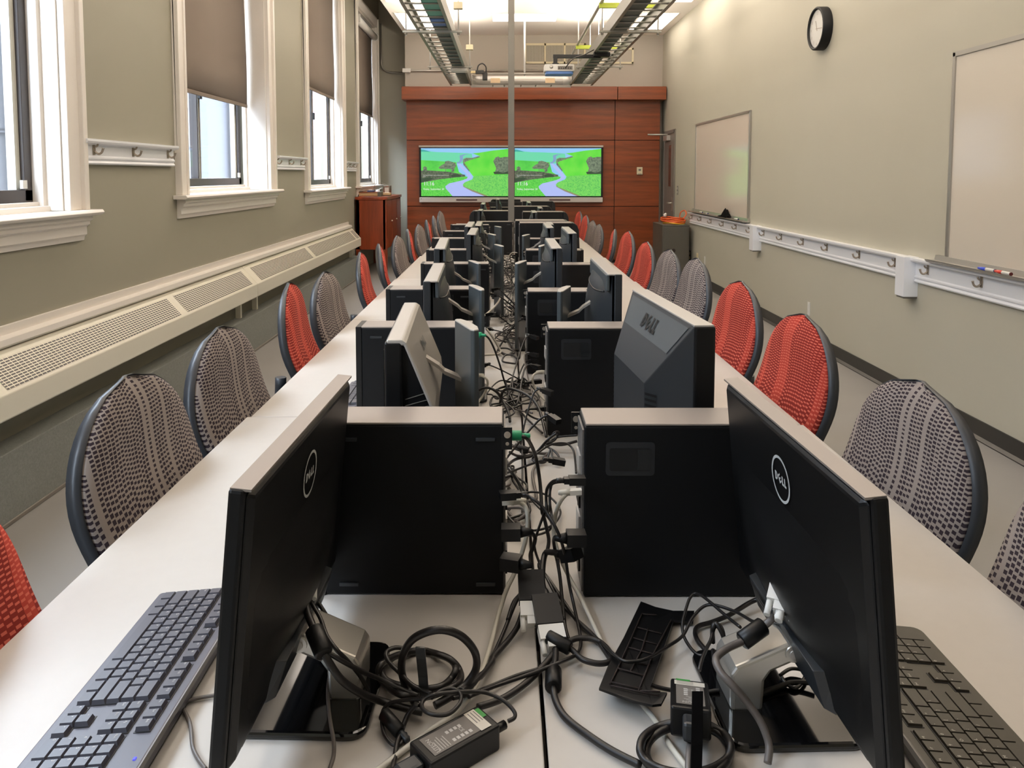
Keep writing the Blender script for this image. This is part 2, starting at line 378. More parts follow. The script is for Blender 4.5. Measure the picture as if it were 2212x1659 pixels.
# windows ----------------------------------------------------------
STOP = []
for i, (y0, y1, zs) in enumerate(WIN):
    n = ['nearest', 'second', 'third', 'far', 'added unseen'][i]
    w = thing('window_%d' % (i + 1), '%s tall white framed window on the heater wall' % n, 'window', (XL, (y0 + y1) / 2, zs), kind='structure')
    hy = (y1 - y0) / 2; hz = WH - zs
    cw = .16
    def casing(mb, a, c, z0, z1):   # moulded upright board
        mb.bx(0, .022, a, c, z0, z1, 'trim'); s = 1 if c > 0 else -1
        o = max(abs(a), abs(c)) * s; mb.bx(0, .045, min(o, o - s * .04), max(o, o - s * .04), z0, z1, 'trim')
        inn = min(abs(a), abs(c)) * s; mb.bx(0, .032, min(inn, inn + s * .028), max(inn, inn + s * .028), z0, z1, 'trim')
    for s in (-1, 1):
        mb = MB(); casing(mb, min(s * hy, s * (hy + cw)), max(s * hy, s * (hy + cw)), 0, hz + cw); mb.build('casing', w, .004)
    mb = MB(); mb.bx(0, .04, -hy, hy, hz, hz + cw, 'trim'); mb.build('head_casing', w, .004)
    mb = MB()
    for s in (-1, 1):   # stepped jamb linings
        mb.bx(-.21, 0, min(s * hy, s * (hy - .012)), max(s * hy, s * (hy - .012)), 0, hz, 'trim'); mb.bx(-.21, -[.136, .235, .145, .10, .14][i] + .06, min(s * hy, s * (hy - .04)), max(s * hy, s * (hy - .04)), 0, hz, 'trim')
    mb.bx(-.21, 0, -hy, hy, hz - .012, hz, 'trim'); mb.build('jamb_lining', w, .003)
    mb = MB(); RC = [.136, .235, .145, .10, .14][i]; mb.bx(-.21, 0, -hy, hy, -.03, -.002, 'trim'); mb.bx(-.21, -RC + .075, -hy, hy, -.03, .025, 'trim'); mb.bx(-.21, -RC + .04, -hy, hy, -.03, .045, 'trim')
    mb.prism([(0, -.028), (.085, -.028), (.095, -.015), (.085, 0), (0, 0)], -hy - cw - .045, hy + cw + .045, 'trim'); mb.build('stool', w, .003)
    mb = MB(); mb.prism([(0, -.028), (.06, -.028), (.06, -.05), (.045, -.06), (.045, -.075), (.028, -.085), (.028, -.125), (.016, -.135), (.012, -.155), (0, -.155)], -hy - cw + .01, hy + cw - .01, 'trim'); mb.build('apron', w)
    fz = .05
    mb = MB(); RC = [.136, .235, .145, .10, .14][i]; XA, XB_ = -RC - .05, -RC + .01
    mb.bx(XA, XB_, -hy + .04, hy - .04, fz - .005, fz + .055, 'sash'); mb.bx(XA, XB_, -hy + .04, hy - .04, hz - .06, hz, 'sash')
    for s in (-1, 1): mb.bx(XA, XB_, min(s * (hy - .04), s * (hy - .10)), max(s * (hy - .04), s * (hy - .10)), fz, hz, 'sash')
    mb.build('sash_frame', w, .003)
    mb = MB(); mb.bx(XA - .005, XB_ - .005, -.10, -.035, fz + .05, hz, 'sash'); mb.bx(XB_ - .02, XB_, -.09, -.05, fz + .05, hz, 'steel'); mb.build('sash_stile', w, .002)
    mb = MB(); mb.bx(XB_ - .005, XB_ + .02, -.085, -.045, .62 + .1 * i, .70 + .1 * i, 'black'); mb.build('latch', w, .004)
    mb = MB()
    for s in (-1, 1): mb.bx(XA, XB_ - .02, min(s * (hy - .10), s * (hy - .135)), max(s * (hy - .10), s * (hy - .135)), fz + .05, hz - .06, 'gasket')
    mb.bx(XB_ - .002, XB_ + .012, hy - .135, hy - .10, fz + .06, fz + .10, 'white'); mb.build('sash_liner', w)
    mb = MB(); mb.bx(-RC - .02, -RC - .016, -hy + .05, hy - .05, fz + .05, hz - .05, 'glass'); tag(mb.build('pane', w), None)
# roller blinds ------------------------------------------------------
for i, zb, hd, dx in ((1, 2.03, WH, .16), (2, 2.40, WH, .07), (3, 2.38, 3.70, .05)):
    y0, y1, zs = WIN[i]; hy = (y1 - y0) / 2 - .05; top = WH - .02
    t = thing('roller_blind', '%s roller blind, grey brown cloth lowered over the upper %s window' % (['', 'nearest', 'middle', 'farthest'][i], ['', 'second', 'third', 'far'][i]), 'blind', (XL - dx, (y0 + y1) / 2, zb), group='roller blinds on the window wall')
    zt = top - zb; mb = MB(); n = 8
    vs = []; 
    for k in range(n + 1):
        z = zt * k / n; xo = .004 * math.sin(z * 4)
        vs += [(xo, -hy + .03 * (1 - k / n) * 0, z), (xo + .003 * math.sin(k), hy - .012 * math.sin(PI * k / n), z)]
    mb.add(vs, [(2 * k, 2 * k + 1, 2 * k + 3, 2 * k + 2) for k in range(n)], 'blind', True)
    o = mb.build('cloth', t); md = o.modifiers.new('Solidify', 'SOLIDIFY'); md.thickness = .003
    mb = MB(); mb.bx(-.006, .008, -hy, hy, 0, .03, 'blind'); mb.build('hem_bar', t, .003)
    if i == 3:
        z = hd - zb; mb = MB(); mb.cyl((.05, -hy + .02, z), (.05, hy + .02, z), .055, 'white', 20); mb.build('roller', t)
        mb = MB()
        for s in (-1, 1): mb.bx(-.01, .11, s * (hy + .025) - .004, s * (hy + .025) + .004, z - .06, z + .06, 'white')
        mb.build('end_bracket', t, .003)
    else:
        mb = MB(); mb.cyl((.03, -hy, zt - .02), (.03, hy, zt - .02), .035, 'white', 16); mb.build('roller', t)

# heaters -------------------------------------------------------------
def heater(y0, y1, segs, label):
    t = thing('baseboard_heater', label, 'heater', (XL + .002, y0, .455), group='baseboard heaters under the windows'); L = y1 - y0
    A, B_ = (.168, .105), (.052, .233)
    mb = MB(); mb.prism([(0, 0), (.162, 0), (.168, .006), A, B_, (.046, .245), (0, .245)], 0, L, 'heater'); mb.build('casing', t, .004)
    nx, nz = .128, .116; k = math.hypot(nx, nz); nx /= k; nz /= k
    for a, c in segs:
        a -= y0; c -= y0
        P = lambda y, f: (A[0] + (B_[0] - A[0]) * f + nx * .0015, y, A[1] + (B_[1] - A[1]) * f + nz * .0015)
        mb = MB(); mb.quad([P(a, .1), P(c, .1), P(c, .9), P(a, .9)], 'grille', [(a, 0), (c, 0), (c, .138), (a, .138)]); mb.build('grille', t)
    mb = MB()
    for y in (.3, L - .1): mb.bx(.02, .06, y, y + .03, -.155, 0, 'heater')
    mb.build('foot', t)
heater(.4, 6.262, [(.5, 3.0), (3.1, 4.8), (4.9, 6.17)], 'long cream baseboard heater nearest the viewer with slotted grilles')
heater(6.27, 10.82, [(6.4, 8.15), (8.27, 10.5), (10.58, 10.76)], 'cream baseboard heater farther along, ending beside the cherry cabinet')

# coat rails ----------------------------------------------------------
def hook_mesh(k):
    mb = MB(); s = k
    mb.prism([(-.011, -.03), (.011, -.03), (.013, .0), (.010, .028), (0, .036), (-.010, .028), (-.013, 0)], 0, .004 * s, 'chrome', 'x')
    mb.tube(smooth_path([(.004 * s, 0, -.012), (.024 * s, 0, -.026), (.042 * s, 0, -.018), (.050 * s, 0, .004)], 4), [.006] * 12 + [.008], 'chrome', 8)
    mb.tube(smooth_path([(.004 * s, 0, .010), (.018 * s, 0, .014), (.024 * s, 0, .026)], 4), .005, 'chrome', 8)
    return mb
def rail(y0, y1, side, zt, zbm, hooks, label):
    X0 = XL if side < 0 else XR; s = -side
    t = thing('coat_rail', label, 'coat rail', (X0, (y0 + y1) / 2, zbm), group='white coat rails'); h = zt - zbm; hy = (y1 - y0) / 2
    P = [(0, 0), (.022, 0), (.026, .008), (.022, .016), (.018, .02), (.026, .03), (.026, .038), (.018, .046), (.018, h - .03), (.05, h - .022), (.055, h - .012), (.055, h), (0, h)]
    mb = MB(); mb.prism([(s * x, z) for x, z in P], -hy, hy, 'railw'); mb.build('board', t)
    for y in hooks:
        o = hook_mesh(s).build('hook', t); o.location = (s * .018, y - (y0 + y1) / 2, h * .62)
yh = lambda x, X: atX(x, 400, X).y
rail(3.98, 5.09, -1, 1.617, 1.487, [yh(q, -2.12) for q in (210, 294, 368)], 'white three hook coat rail between the nearest and second windows')
rail(7.36, 8.42, -1, 1.612, 1.481, [yh(q, -2.12) for q in (601, 628, 653)], 'white three hook coat rail between the second and third windows')
rail(10.56, 11.36, -1, 1.612, 1.478, [yh(q, -2.12) for q in (747.5, 757.5, 766)], 'white three hook coat rail between the third and far windows')
rail(7.96, 10.85, 1, .918, .766, [yh(q, 2.54) for q in (1493, 1512, 1534, 1560, 1588, 1619)], 'white six hook coat rail under the smaller, farther whiteboard')
rail(4.98, 7.9, 1, .918, .766, [yh(q, 2.54) for q in (1648, 1686, 1733, 1785, 1855, 1933)], 'white six hook coat rail between the two white posts')
rail(1.6, 4.88, 1, .918, .766, [yh(q, 2.54) for q in (2004, 2121)] + [2.6, 1.95], 'white coat rail under the nearest whiteboard')
for ya, la in ((7.93, 'white square post covering the far joint of the coat rail'), (4.93, 'white square post covering the joint near the closest whiteboard')):
    t = thing('rail_post', la, 'post', (XR, ya, .66), group='white posts on the coat rail'); mb = MB(); mb.bx(-.09, 0, -.055, .055, .012, .262, 'railw'); mb.build('block', t, .002)
    mb = MB(); mb.bx(-.082, 0, -.047, .047, 0, .012, 'steel'); mb.build('foot', t)

# wood panelling -------------------------------------------------------
t = thing('trim_3', 'cherry wood panelling covering the end wall behind the displays', 'panelling', (0, 12.77, 0), kind='structure')
mb = MB(); mb.bx(-1.58, 2.5, .0, .23, 0, 2.62, 'reveal_dark'); mb.build('backing', t)
for xa, xb in ((-1.578, 1.770), (1.780, 2.50)):
    for za, zb in ((.05, .914), (.924, 1.981), (1.991, 2.62)):
        mb = MB(); mb.bx(xa, xb, -.02, 0, za, zb, 'wood'); mb.build('panel', t, .002)
t = thing('trim_4', 'deep cherry cornice along the top of the panelling', 'cornice', (0, 12.75, 2.62), kind='structure')
for xa, xb in ((-1.63, 1.785), (1.795, 2.56)):
    mb = MB(); mb.bx(xa, xb, -.18, .24, 0, .205, 'wood'); mb.build('cornice_board', t, .003)

# door ----------------------------------------------------------------
t = thing('door_1', 'grey door with a narrow glazed panel in the corner by the filing cabinet', 'door', (XR, 12.35, 0), kind='structure')
mb = MB(); mb.bx(-.02, 0, -.42, -.37, 0, 2.12, 'doorg'); mb.bx(-.02, 0, .35, .40, 0, 2.12, 'doorg'); mb.bx(-.02, 0, -.42, .40, 2.07, 2.12, 'doorg'); mb.build('door_frame', t, .003)
mb = MB(); mb.bx(-.012, 0, -.37, .35, 0, 2.07, 'doorg'); mb.build('leaf', t)
mb = MB(); mb.bx(-.016, -.008, -.21, .02, 1.22, 1.92, 'doorg'); mb.bx(-.018, -.008, -.18, -.01, 1.25, 1.89, 'doord'); mb.build('door_glass', t)
mb = MB(); mb.bx(-.016, -.008, -.2, .1, .55, .78, 'doord'); mb.build('lower_grille', t)
mb = MB(); mb.cyl((-.012, -.30, 1.0), (-.06, -.30, 1.0), .012, 'bsilver'); mb.cyl((-.06, -.30, 1.0), (-.06, -.17, 1.0), .011, 'bsilver'); mb.bx(-.018, -.012, -.335, -.27, .88, 1.09, 'bsilver'); mb.build('handle', t)
mb = MB(); mb.bx(-.07, -.012, -.10, .2, 1.96, 2.04, 'silver'); mb.build('closer_body', t, .006)
mb = MB(); mb.tube([(-.04, .0, 2.055), (-.33, .10, 2.06)], .013, 'silver'); mb.build('closer_arm', t)

# whiteboards ---------------------------------------------------------
def board(y0, y1, z0, z1, label):
    t = thing('whiteboard', label, 'whiteboard', (XR, (y0 + y1) / 2, z0), group='whiteboards on the wall'); hy = (y1 - y0) / 2; h = z1 - z0
    mb = MB(); mb.bx(-.014, 0, -hy + .02, hy - .02, .02, h - .02, 'wboard'); mb.build('writing_surface', t)
    mb = MB()
    mb.bx(-.022, 0, -hy, -hy + .025, 0, h, 'alu'); mb.bx(-.022, 0, hy - .025, hy, 0, h, 'alu'); mb.bx(-.022, 0, -hy, hy, h - .025, h, 'alu'); mb.bx(-.022, 0, -hy, hy, 0, .025, 'alu'); mb.build('aluminium_frame', t, .002)
    mb = MB(); mb.prism([(0, -.012), (-.075, -.012), (-.085, -.002), (-.085, .006), (-.07, .002), (-.03, .0), (-.022, .03), (0, .03)], -hy - .02, hy + .1, 'alu'); mb.build('pen_tray', t)
    return t
board(8.28, 10.62, .943, 2.106, 'smaller looking whiteboard by the door, reflecting the green display')
board(2.0, 4.55, .93, 2.128, 'larger looking whiteboard at the near end, two capped markers on its tray')
def marker(y, x, z, ang, cap, label, r=.009):
    t = thing('marker', label, 'marker', (x, y, z), ang, 'whiteboard markers'); mb = MB(); mb.cyl((0, -.045, r), (0, .03, r), r, 'white', 12); mb.build('barrel', t)
    mb = MB(); mb.lathe([(.0, .06), (r * .7, .06), (r * 1.02, .03), (r * 1.02, 0), (0, 0)], cap, n=12)
    o = mb.build('cap', t); o.rotation_euler = (-PI / 2, 0, 0); o.location = (0, .02, r)
    mb = MB(); mb.cyl((0, -.048, r), (0, -.044, r), r * 1.02, 'dred' if cap == 'red' else 'navy', 12); mb.build('end_plug', t)
    return t
mz = .933
marker(atX(2135, 590, 2.51).y, 2.512, mz, .08, 'blue', 'white marker with a blue cap on the near whiteboard tray')
marker(atX(2170, 596, 2.51).y, 2.512, mz, .0, 'red', 'white marker with a red cap on the near whiteboard tray')
mz = .945
marker(10.05, 2.515, mz, .05, 'white', 'white marker at the far end of the farther whiteboard tray')
marker(9.75, 2.512, mz, -.05, 'white', 'white marker just beyond the black cloth on the farther tray')
marker(8.5, 2.512, mz, .05, 'white', 'white marker at the near end of the farther whiteboard tray')
mb = MB(); n = 14; vs = []; 
for i in range(n + 1):
    for j in range(9):
        u = i / n - .5; a = PI * j / 8; h = .085 * math.exp(-((u + .12) * 4.2) ** 2) + .015
        vs.append((.035 * math.cos(a) + .004 * math.sin(i * 3 + j), u * .34, h * math.sin(a) * (1 + .12 * math.sin(i * 2.3 + j * 1.7))))
mb.add(vs, [(i * 9 + j, i * 9 + j + 1, i * 9 + j + 10, i * 9 + j + 9) for i in range(n) for j in range(8)], 'cloth', True)
o = mb.build('cloth', None); o.location = (2.525, 9.02, .947); tag(o, 'crumpled black cloth lying on the farther whiteboard tray', 'cloth')

# clock ---------------------------------------------------------------
p = atX(1770, 62, 2.54); t = thing('wall_clock', 'round black rimmed clock with a white face high on the wall', 'clock', (XR, p.y, p.z))
mb = MB(); R = .172
for pr in ([(R, 0), (R, .07), (R - .006, .076), (R - .018, .076), (R - .022, .06)],): 
    mb.lathe(pr, 'blackm', n=48)
rim = mb.build('rim', t); rim.rotation_euler = (0, -PI / 2, 0)
mb = MB(); mb.lathe([(0, .058), (R - .012, .058)], 'white', n=48)
for h in range(12):
    a = PI / 6 * h; mb.text(str(12 if h == 0 else h), .036, (math.cos(a) * .122 - .012, -math.sin(a) * .122, .0595), (0, -1, 0), (1, 0, 0), 'dialp', 'CENTER')
f_ = mb.build('dial', t); f_.rotation_euler = (0, -PI / 2, 0)
for nm, a, L, w in (('hour_hand', 11.27 * PI / 6, .07, .006), ('minute_hand', 16 * PI / 30, .11, .004)):
    mb = MB(); mb.bx(-.02, L, -w / 2, w / 2, .061, .063, 'dialp'); o = mb.build(nm, t); o.rotation_euler = (0, -PI / 2, 0)
    o.matrix_local = Matrix.Rotation(-PI / 2, 4, 'Y') @ Matrix.Rotation(-a, 4, 'Z')

# wall plates -----------------------------------------------------------
def plate(y, z, w, h, col, label, name='wall_outlet', cat='outlet', grp='wall outlets', ins='greyprint'):
    t = thing(name, label, cat, (XR, y, z), group=grp); mb = MB(); mb.bx(-.007, 0, -w / 2, w / 2, -h / 2, h / 2, col); mb.build('face_plate', t, .003)
    for s in (-1, 1): mb = MB(); mb.bx(-.009, -.006, -w * .2, w * .2, s * h * .22 - h * .13, s * h * .22 + h * .13, ins); mb.build('socket' if cat == 'outlet' else 'toggle', t, .001)
for x, yy, w, h, c, la in ((1748, 667, .05, .115, 'white', 'narrow white outlet plate low on the wall behind a grey chair'), (1523, 563, .05, .11, 'white', 'small white outlet plate just above the nearest pair of far grey chairs'), (1507, 556, .09, .12, 'cream', 'cream outlet plate low on the wall beside the filing cabinet'), (1491, 552, .07, .14, 'reveal_dark', 'dark wall plate right next to the filing cabinet')):
    p = atX(x, yy, XR); plate(p.y, p.z, w, h, c, la, ins='white' if c == 'white' else 'tan')
p = atX(1464, 411, XR); plate(p.y, p.z, .08, .13, 'steel', 'light switch plate on the wall beside the grey door', 'light_switch', 'light switch', None, 'white')
p = atY(1382, 369, 12.72); t = thing('thermostat', 'small cream thermostat on the cherry panelling by the door', 'thermostat', (p.x, 12.75, p.z)); mb = MB(); mb.bx(-.045, .045, -.03, 0, -.06, .06, 'cream'); mb.build('housing', t, .005)
mb = MB(); mb.bx(-.02, .02, -.033, -.03, .0, .03, 'greyprint'); mb.bx(-.03, .03, -.033, -.03, -.05, -.043, 'steel'); mb.build('dial_window', t)

# vents, conduit ----------------------------------------------------------
t = thing('air_vent', 'long cream air grille high on the end wall behind the pole', 'vent', (0, YU, 0)); xa, xb, za, zb = .324, 1.32, 3.236, 3.565
mb = MB(); mb.bx(xa, xb, -.02, 0, za, za + .035, 'cream'); mb.bx(xa, xb, -.02, 0, zb - .035, zb, 'cream')
for q in (xa, xa + .32, xa + .64, xb - .03): mb.bx(q, q + .03, -.02, 0, za, zb, 'cream')
mb.build('frame', t, .002)
for k in range(3):
    q = xa + .03 + .32 * k; mb = MB(); mb.quad([(q, -.006, za + .03), (q + .3, -.006, za + .03), (q + .3, -.006, zb - .03), (q, -.006, zb - .03)], 'vgrille', [(0, 0), (.3, 0), (.3, .27), (0, .27)]); mb.build('grille', t)
t = thing('air_vent', 'plain cream framed vent panel at the end wall beyond the cable tray', 'vent', (0, YU, 0)); xa, xb, za, zb = 1.45, 2.1, 3.236, 3.49
mb = MB()
for q in ((xa, xb, za, za + .03), (xa, xb, zb - .03, zb), (xa, xa + .03, za, zb), (xb - .03, xb, za, zb)): mb.bx(q[0], q[1], -.02, 0, q[2], q[3], 'cream')
mb.build('frame', t, .002); mb = MB(); mb.bx(xa, xb, -.006, 0, za, zb, 'wall_up'); mb.build('panel', t)
W = lambda x, y, Y: tuple(atY(x, y, Y))
mb = MB(); mb.tube([(XL + .04, YB - .03, 4.0)] + smooth_path([(XL + .04, YB - .03, 3.34), (XL + .065, YB - .03, 3.25), (XL + .14, YB - .03, 3.19), (XL + .25, YB - .03, 3.175)], 5) + [W(872, 157, YB - .03), (-1.645, YU - .03, atY(876, 155, YU).z), W(884, 153, YU - .02), W(1300, 151.5, YU - .02)], .016, 'alu', 10)
mb.bx(-1.66, -1.53, YU - .06, YU - .001, atY(879, 157, YU).z, atY(879, 150, YU).z + .01, 'white')
tag(mb.build('conduit'), 'thin grey electrical conduit bending down from the far window and along the end wall', 'conduit')
# ================================================================== TABLES
def table(x0, x1, y0, y1, label):
    t = thing('work_table', label, 'table', ((x0 + x1) / 2, (y0 + y1) / 2, 0), group='long double row of work tables'); hx, hy = (x1 - x0) / 2, (y1 - y0) / 2
    mb = MB(); mb.bx(-hx, hx, -hy, hy, T - .028, T, 'table'); mb.build('tabletop', t, .002)
    mb = MB(); mb.bx(-hx, -hx + .003, -hy, hy, T - .029, T - .002, 'tedge'); mb.bx(hx - .003, hx, -hy, hy, T - .029, T - .002, 'tedge'); mb.build('edge_band', t)
    for s in (-1, 1):
        y = s * (hy - .14); c = (hx - .12) * (1 if x0 + x1 < 0 else -1); k = 1 if c > 0 else -1; mb = MB(); mb.bx(c - .035, c + .035, y - .025, y + .025, .05, T - .03, 'legm'); mb.bx(min(c - k * .09, c + k * .1), max(c - k * .09, c + k * .1), y - .03, y + .03, 0, .05, 'legm'); mb.build('leg', t, .004)
    mb = MB(); mb.bx(c - .012, c + .012, -hy + .17, hy - .17, .35, .68, 'legm'); mb.build('modesty_panel', t)
LY = [.70, 2.237, 3.765, 5.242, 6.74, 8.24, 9.74, 11.24]; RY = [.66, 2.165, 3.645, 5.128, 6.62, 8.12, 9.62, 11.12]
LX = [-.746, -.735, -.735, -.728, -.715, -.70, -.69]; RX = [.838, .832, .862, .85, .84, .835, .83]
for i in range(7):
    table(LX[i], .0475, LY[i] + .002, LY[i + 1] - .002, 'pale grey laminate table, %s from the near end on the window side' % ORD[i])
    table(.0525, RX[i], RY[i] + .002, RY[i + 1] - .002, 'pale grey laminate table, %s from the near end on the whiteboard side' % ORD[i])
# pole
t = thing('support_pole', 'slim grey square pole rising from the table seam to the ceiling', 'pole', (.058, 6.93, T))
mb = MB(); mb.bx(-.027, .027, -.027, .027, 0, ZC - T, 'steel'); mb.build('shaft', t, .003)
mb = MB(); mb.bx(-.06, .06, -.06, .06, 0, .012, 'steel'); mb.build('floor_flange', t)

# ================================================================== CHAIRS
def outline(t):
    if t < .46: return .208 + .034 * math.sin(t / .46 * PI / 2)
    q = (t - .46) / .54
    return .242 * (max(0, 1 - q ** 2.6)) ** .52
def back_y(u, t): return .052 * math.exp(-((t - .27) / .22) ** 2) - .045 * t + .014 * u * u * (1 - .3 * t)
def back_surface(mb, m, z0, H, front, rear, scale, puff):
    nu, nt = 14, 22; idx = {}
    def P(i, j, side):
        u = -1 + 2 * i / nu; tt = .0 + .9985 * (j / nt) ** .88
        w = outline(tt) * scale; x = u * w; z = z0 + H * tt
        y = back_y(u, tt)
        edge = (1 - abs(u) ** 4) * (1 - max(0, (tt - .8) / .2) ** 3 if tt > .8 else 1) * min(1, tt / .08)
        k = 1 - .85 * tt ** 14
        return (x, y + (front * k + puff * edge if side else rear * k), z), (x, z + y)
    vs = []; uv = []
    for side in (1, 0):
        for j in range(nt + 1):
            for i in range(nu + 1): p, q = P(i, j, side); vs.append(p); uv.append(q)
    n1 = (nu + 1) * (nt + 1); fs = []
    at = lambda i, j, s: (0 if s else n1) + j * (nu + 1) + i
    for j in range(nt):
        for i in range(nu):
            fs.append((at(i, j, 1), at(i + 1, j, 1), at(i + 1, j + 1, 1), at(i, j + 1, 1))); fs.append((at(i, j, 0), at(i, j + 1, 0), at(i + 1, j + 1, 0), at(i + 1, j, 0)))
        fs.append((at(0, j, 1), at(0, j + 1, 1), at(0, j + 1, 0), at(0, j, 0))); fs.append((at(nu, j, 1), at(nu, j, 0), at(nu, j + 1, 0), at(nu, j + 1, 1)))
    for i in range(nu):
        fs.append((at(i, 0, 1), at(i, 0, 0), at(i + 1, 0, 0), at(i + 1, 0, 1))); fs.append((at(i, nt, 1), at(i + 1, nt, 1), at(i + 1, nt, 0), at(i, nt, 0)))
    mb.add(vs, fs, m, True, uv)
def make_chair(fab, shell):
    t = thing('task_chair', 'chair', 'chair')
    mb = MB(); back_surface(mb, fab, .465, .518, .010, -.004, .97, .026); mb.build('backrest_cushion', t)
    mb = MB(); back_surface(mb, shell, .455, .532, .003, -.026, 1.0, 0); o = mb.build('backrest_shell', t)
    mb = MB(); n = 16
    P = rrect(-.24, .24, .03, .49, .12, 4); P2 = [(x * .93, .26 + (y - .26) * .93) for x, y in P]; k = len(P)
    vs = [(x, y, .43) for x, y in P] + [(x, y, .475) for x, y in P] + [(x, y, .495) for x, y in P2]
    mb.add(vs, [(i, (i + 1) % k, (i + 1) % k + k, i + k) for i in range(k)] + [(i + k, (i + 1) % k + k, (i + 1) % k + 2 * k, i + 2 * k) for i in range(k)] + [tuple(range(2 * k, 3 * k))], fab, False, [(x, y + z) for x, y, z in vs]); mb.build('seat_cushion', t)
    mb = MB(); mb.prism([(x * .96, .26 + (y - .26) * .96) for x, y in P], .405, .43, shell, 'z'); mb.build('seat_pan', t, .006)
    mb = MB(); mb.tube(smooth_path([(0, .2, .40), (0, .02, .385), (0, -.075, .43), (0, -.08, .62)], 5), .022, shell, 8); mb.build('back_bracket', t)
    mb = MB(); mb.cyl((0, .26, .10), (0, .26, .405), .026, 'black'); mb.cyl((0, .26, .06), (0, .26, .13), .045, 'black'); mb.build('gas_column', t)
    for q in range(5):
        a = 2 * PI * q / 5 + .3; d = Vector((math.cos(a), math.sin(a), 0)); mb = MB()
        mb.tube([Vector((0, .26, .10)) + d * .03, Vector((0, .26, .075)) + d * .25], [.026, .015], 'black', 8); l = mb.build('leg', t)
        mb = MB(); c = Vector((0, .26, .027)) + d * .25; e = d.cross(Vector((0, 0, 1))); mb.cyl(c - e * .022, c + e * .022, .027, 'black', 12); mb.build('caster', l)
    return t
proto = {'gray': make_chair('fgray', 'shell'), 'red': make_chair('fred', 'shell')}
used = set()
def chair(kind, X, Y, top, yaw, label, side):
    o = proto[kind] if kind not in used else copy_tree(proto[kind]); used.add(kind)
    o.location = (X, Y, 0); o.rotation_euler = (0, 0, side * PI / 2 + yaw); o.scale = (1, 1, top / .985)
    relabel(o, label, 'task chairs on the %s side of the tables' % ('window' if side < 0 else 'whiteboard'))
cn = {'gray': 'grey dash patterned', 'red': 'red dash patterned'}
LCH = [('red', 1.0, .985, -.06), ('gray', 1.70, .985, -.06), ('gray', 2.26, .985, -.06), ('red', 3.04, 1.01, .1), ('gray', 3.58, .985, -.05), ('red', 4.52, .985, .1), ('red', 5.3, .965, .2), ('gray', 5.95, .97, -.05), ('red', 6.75, .965, .15), ('gray', 7.4, .965, -.06), ('red', 8.3, .955, .15), ('gray', 8.95, .965, .1), ('gray', 9.7, .985, -.06)]
for i, (k, y, top, yaw) in enumerate(LCH):
    chair(k, -.800 + .0055 * y - .22 * abs(yaw), y + .03, top, yaw, '%s chair, %s from the near end along the window side' % (cn[k], ORD[i]), -1)
RCH = [('gray', 1.04, .985, .06), ('gray', 1.65, .972, .06), ('red', 2.34, 1.0, .06), ('red', 2.99, 1.015, .06), ('gray', 3.80, 1.02, .06), ('gray', 4.46, 1.0, .08), ('red', 5.17, .985, .06), ('red', 5.95, 1.0, .06), ('red', 6.85, .955, -.15), ('gray', 7.6, .95, .06), ('gray', 8.15, .955, .06), ('red', 8.8, .975, .05), ('red', 9.6, .985, .06)]
for i, (k, y, top, yaw) in enumerate(RCH):
    chair(k, .880 + (.026 if 3.2 < y < 7 else 0) - .001 * y + .22 * abs(yaw), y + .08, top, yaw, '%s chair, %s from the near end along the whiteboard side' % (cn[k], ORD[i]), 1)

# ================================================================== COMPUTERS
def make_sff():
    L, W, H = .312, .092, .294; hx, hy = L / 2, W / 2
    t = thing('computer_tower', 'x', 'computer')
    mb = MB(); mb.bx(-hx + .016, hx, -hy, hy, .002, H - .004, 'blackm'); mb.build('case', t, .003)
    mb = MB(); mb.bx(-hx + .014, hx - .002, -hy + .001, hy - .001, H - .004, H, 'top_sheen'); mb.build('top_cover', t, .0015)  # lighter top stands in for reflected ceiling light
    mb = MB(); mb.bx(-hx, -hx + .016, -hy, hy, 0, H, 'black'); mb.bx(-hx - .003, -hx, -hy + .02, hy - .02, .16, .175, 'dgrey'); mb.bx(-hx - .003, -hx, -hy + .03, hy - .03, .21, .25, 'dgrey'); mb.build('front_bezel', t, .005)
    mb = MB(); mb.bx(hx, hx + .003, -hy + .006, hy - .006, .008, H - .012, 'vent')
    for z0, z1, c in ((.03, .07, 'black'), (.085, .125, 'silver'), (.14, .16, 'black'), (.20, .23, 'silver')): mb.bx(hx + .002, hx + .006, -hy + .015, hy - .03, z0, z1, c)
    mb.build('rear_panel', t)
    mb = MB(); mb.bx(hx - .004, hx + .014, -hy - .001, -hy + .003, H - .045, H - .008, 'black'); mb.cyl((hx + .006, -hy - .003, H - .02), (hx + .006, -hy + .004, H - .02), .0055, 'chrome', 12); mb.cyl((hx + .006, -hy - .002, H - .035), (hx + .006, -hy + .004, H - .035), .003, 'chrome', 10); mb.build('lock_tab', t)
    for x in (-hx + .055, hx - .03):
        for z in (.02, H - .028):
            mb = MB(); mb.bx(x - .016, x + .016, -hy - .003, -hy + .001, z - .003, z + .003, 'dgrey'); mb.build('rubber_foot', t, .001)
    mb = MB(); P = rrect(-.04, .04, -.028, .028, .006, 3); Q = rrect(-.034, .034, -.020, .018, .004, 3)
    cx, cz = hx - .075, H - .058
    for poly, a, b_ in ((P, hy, hy + .0012), (Q, hy + .001, hy + .0018)):
        mb.prism([(cx + x, cz + z) for x, z in poly], a, b_, 'latch' if poly is P else 'pit')
    mb.bx(cx - .034, cx - .012, hy + .001, hy + .0025, cz - .018, cz + .016, 'slide'); mb.build('latch_recess', t)
    return t
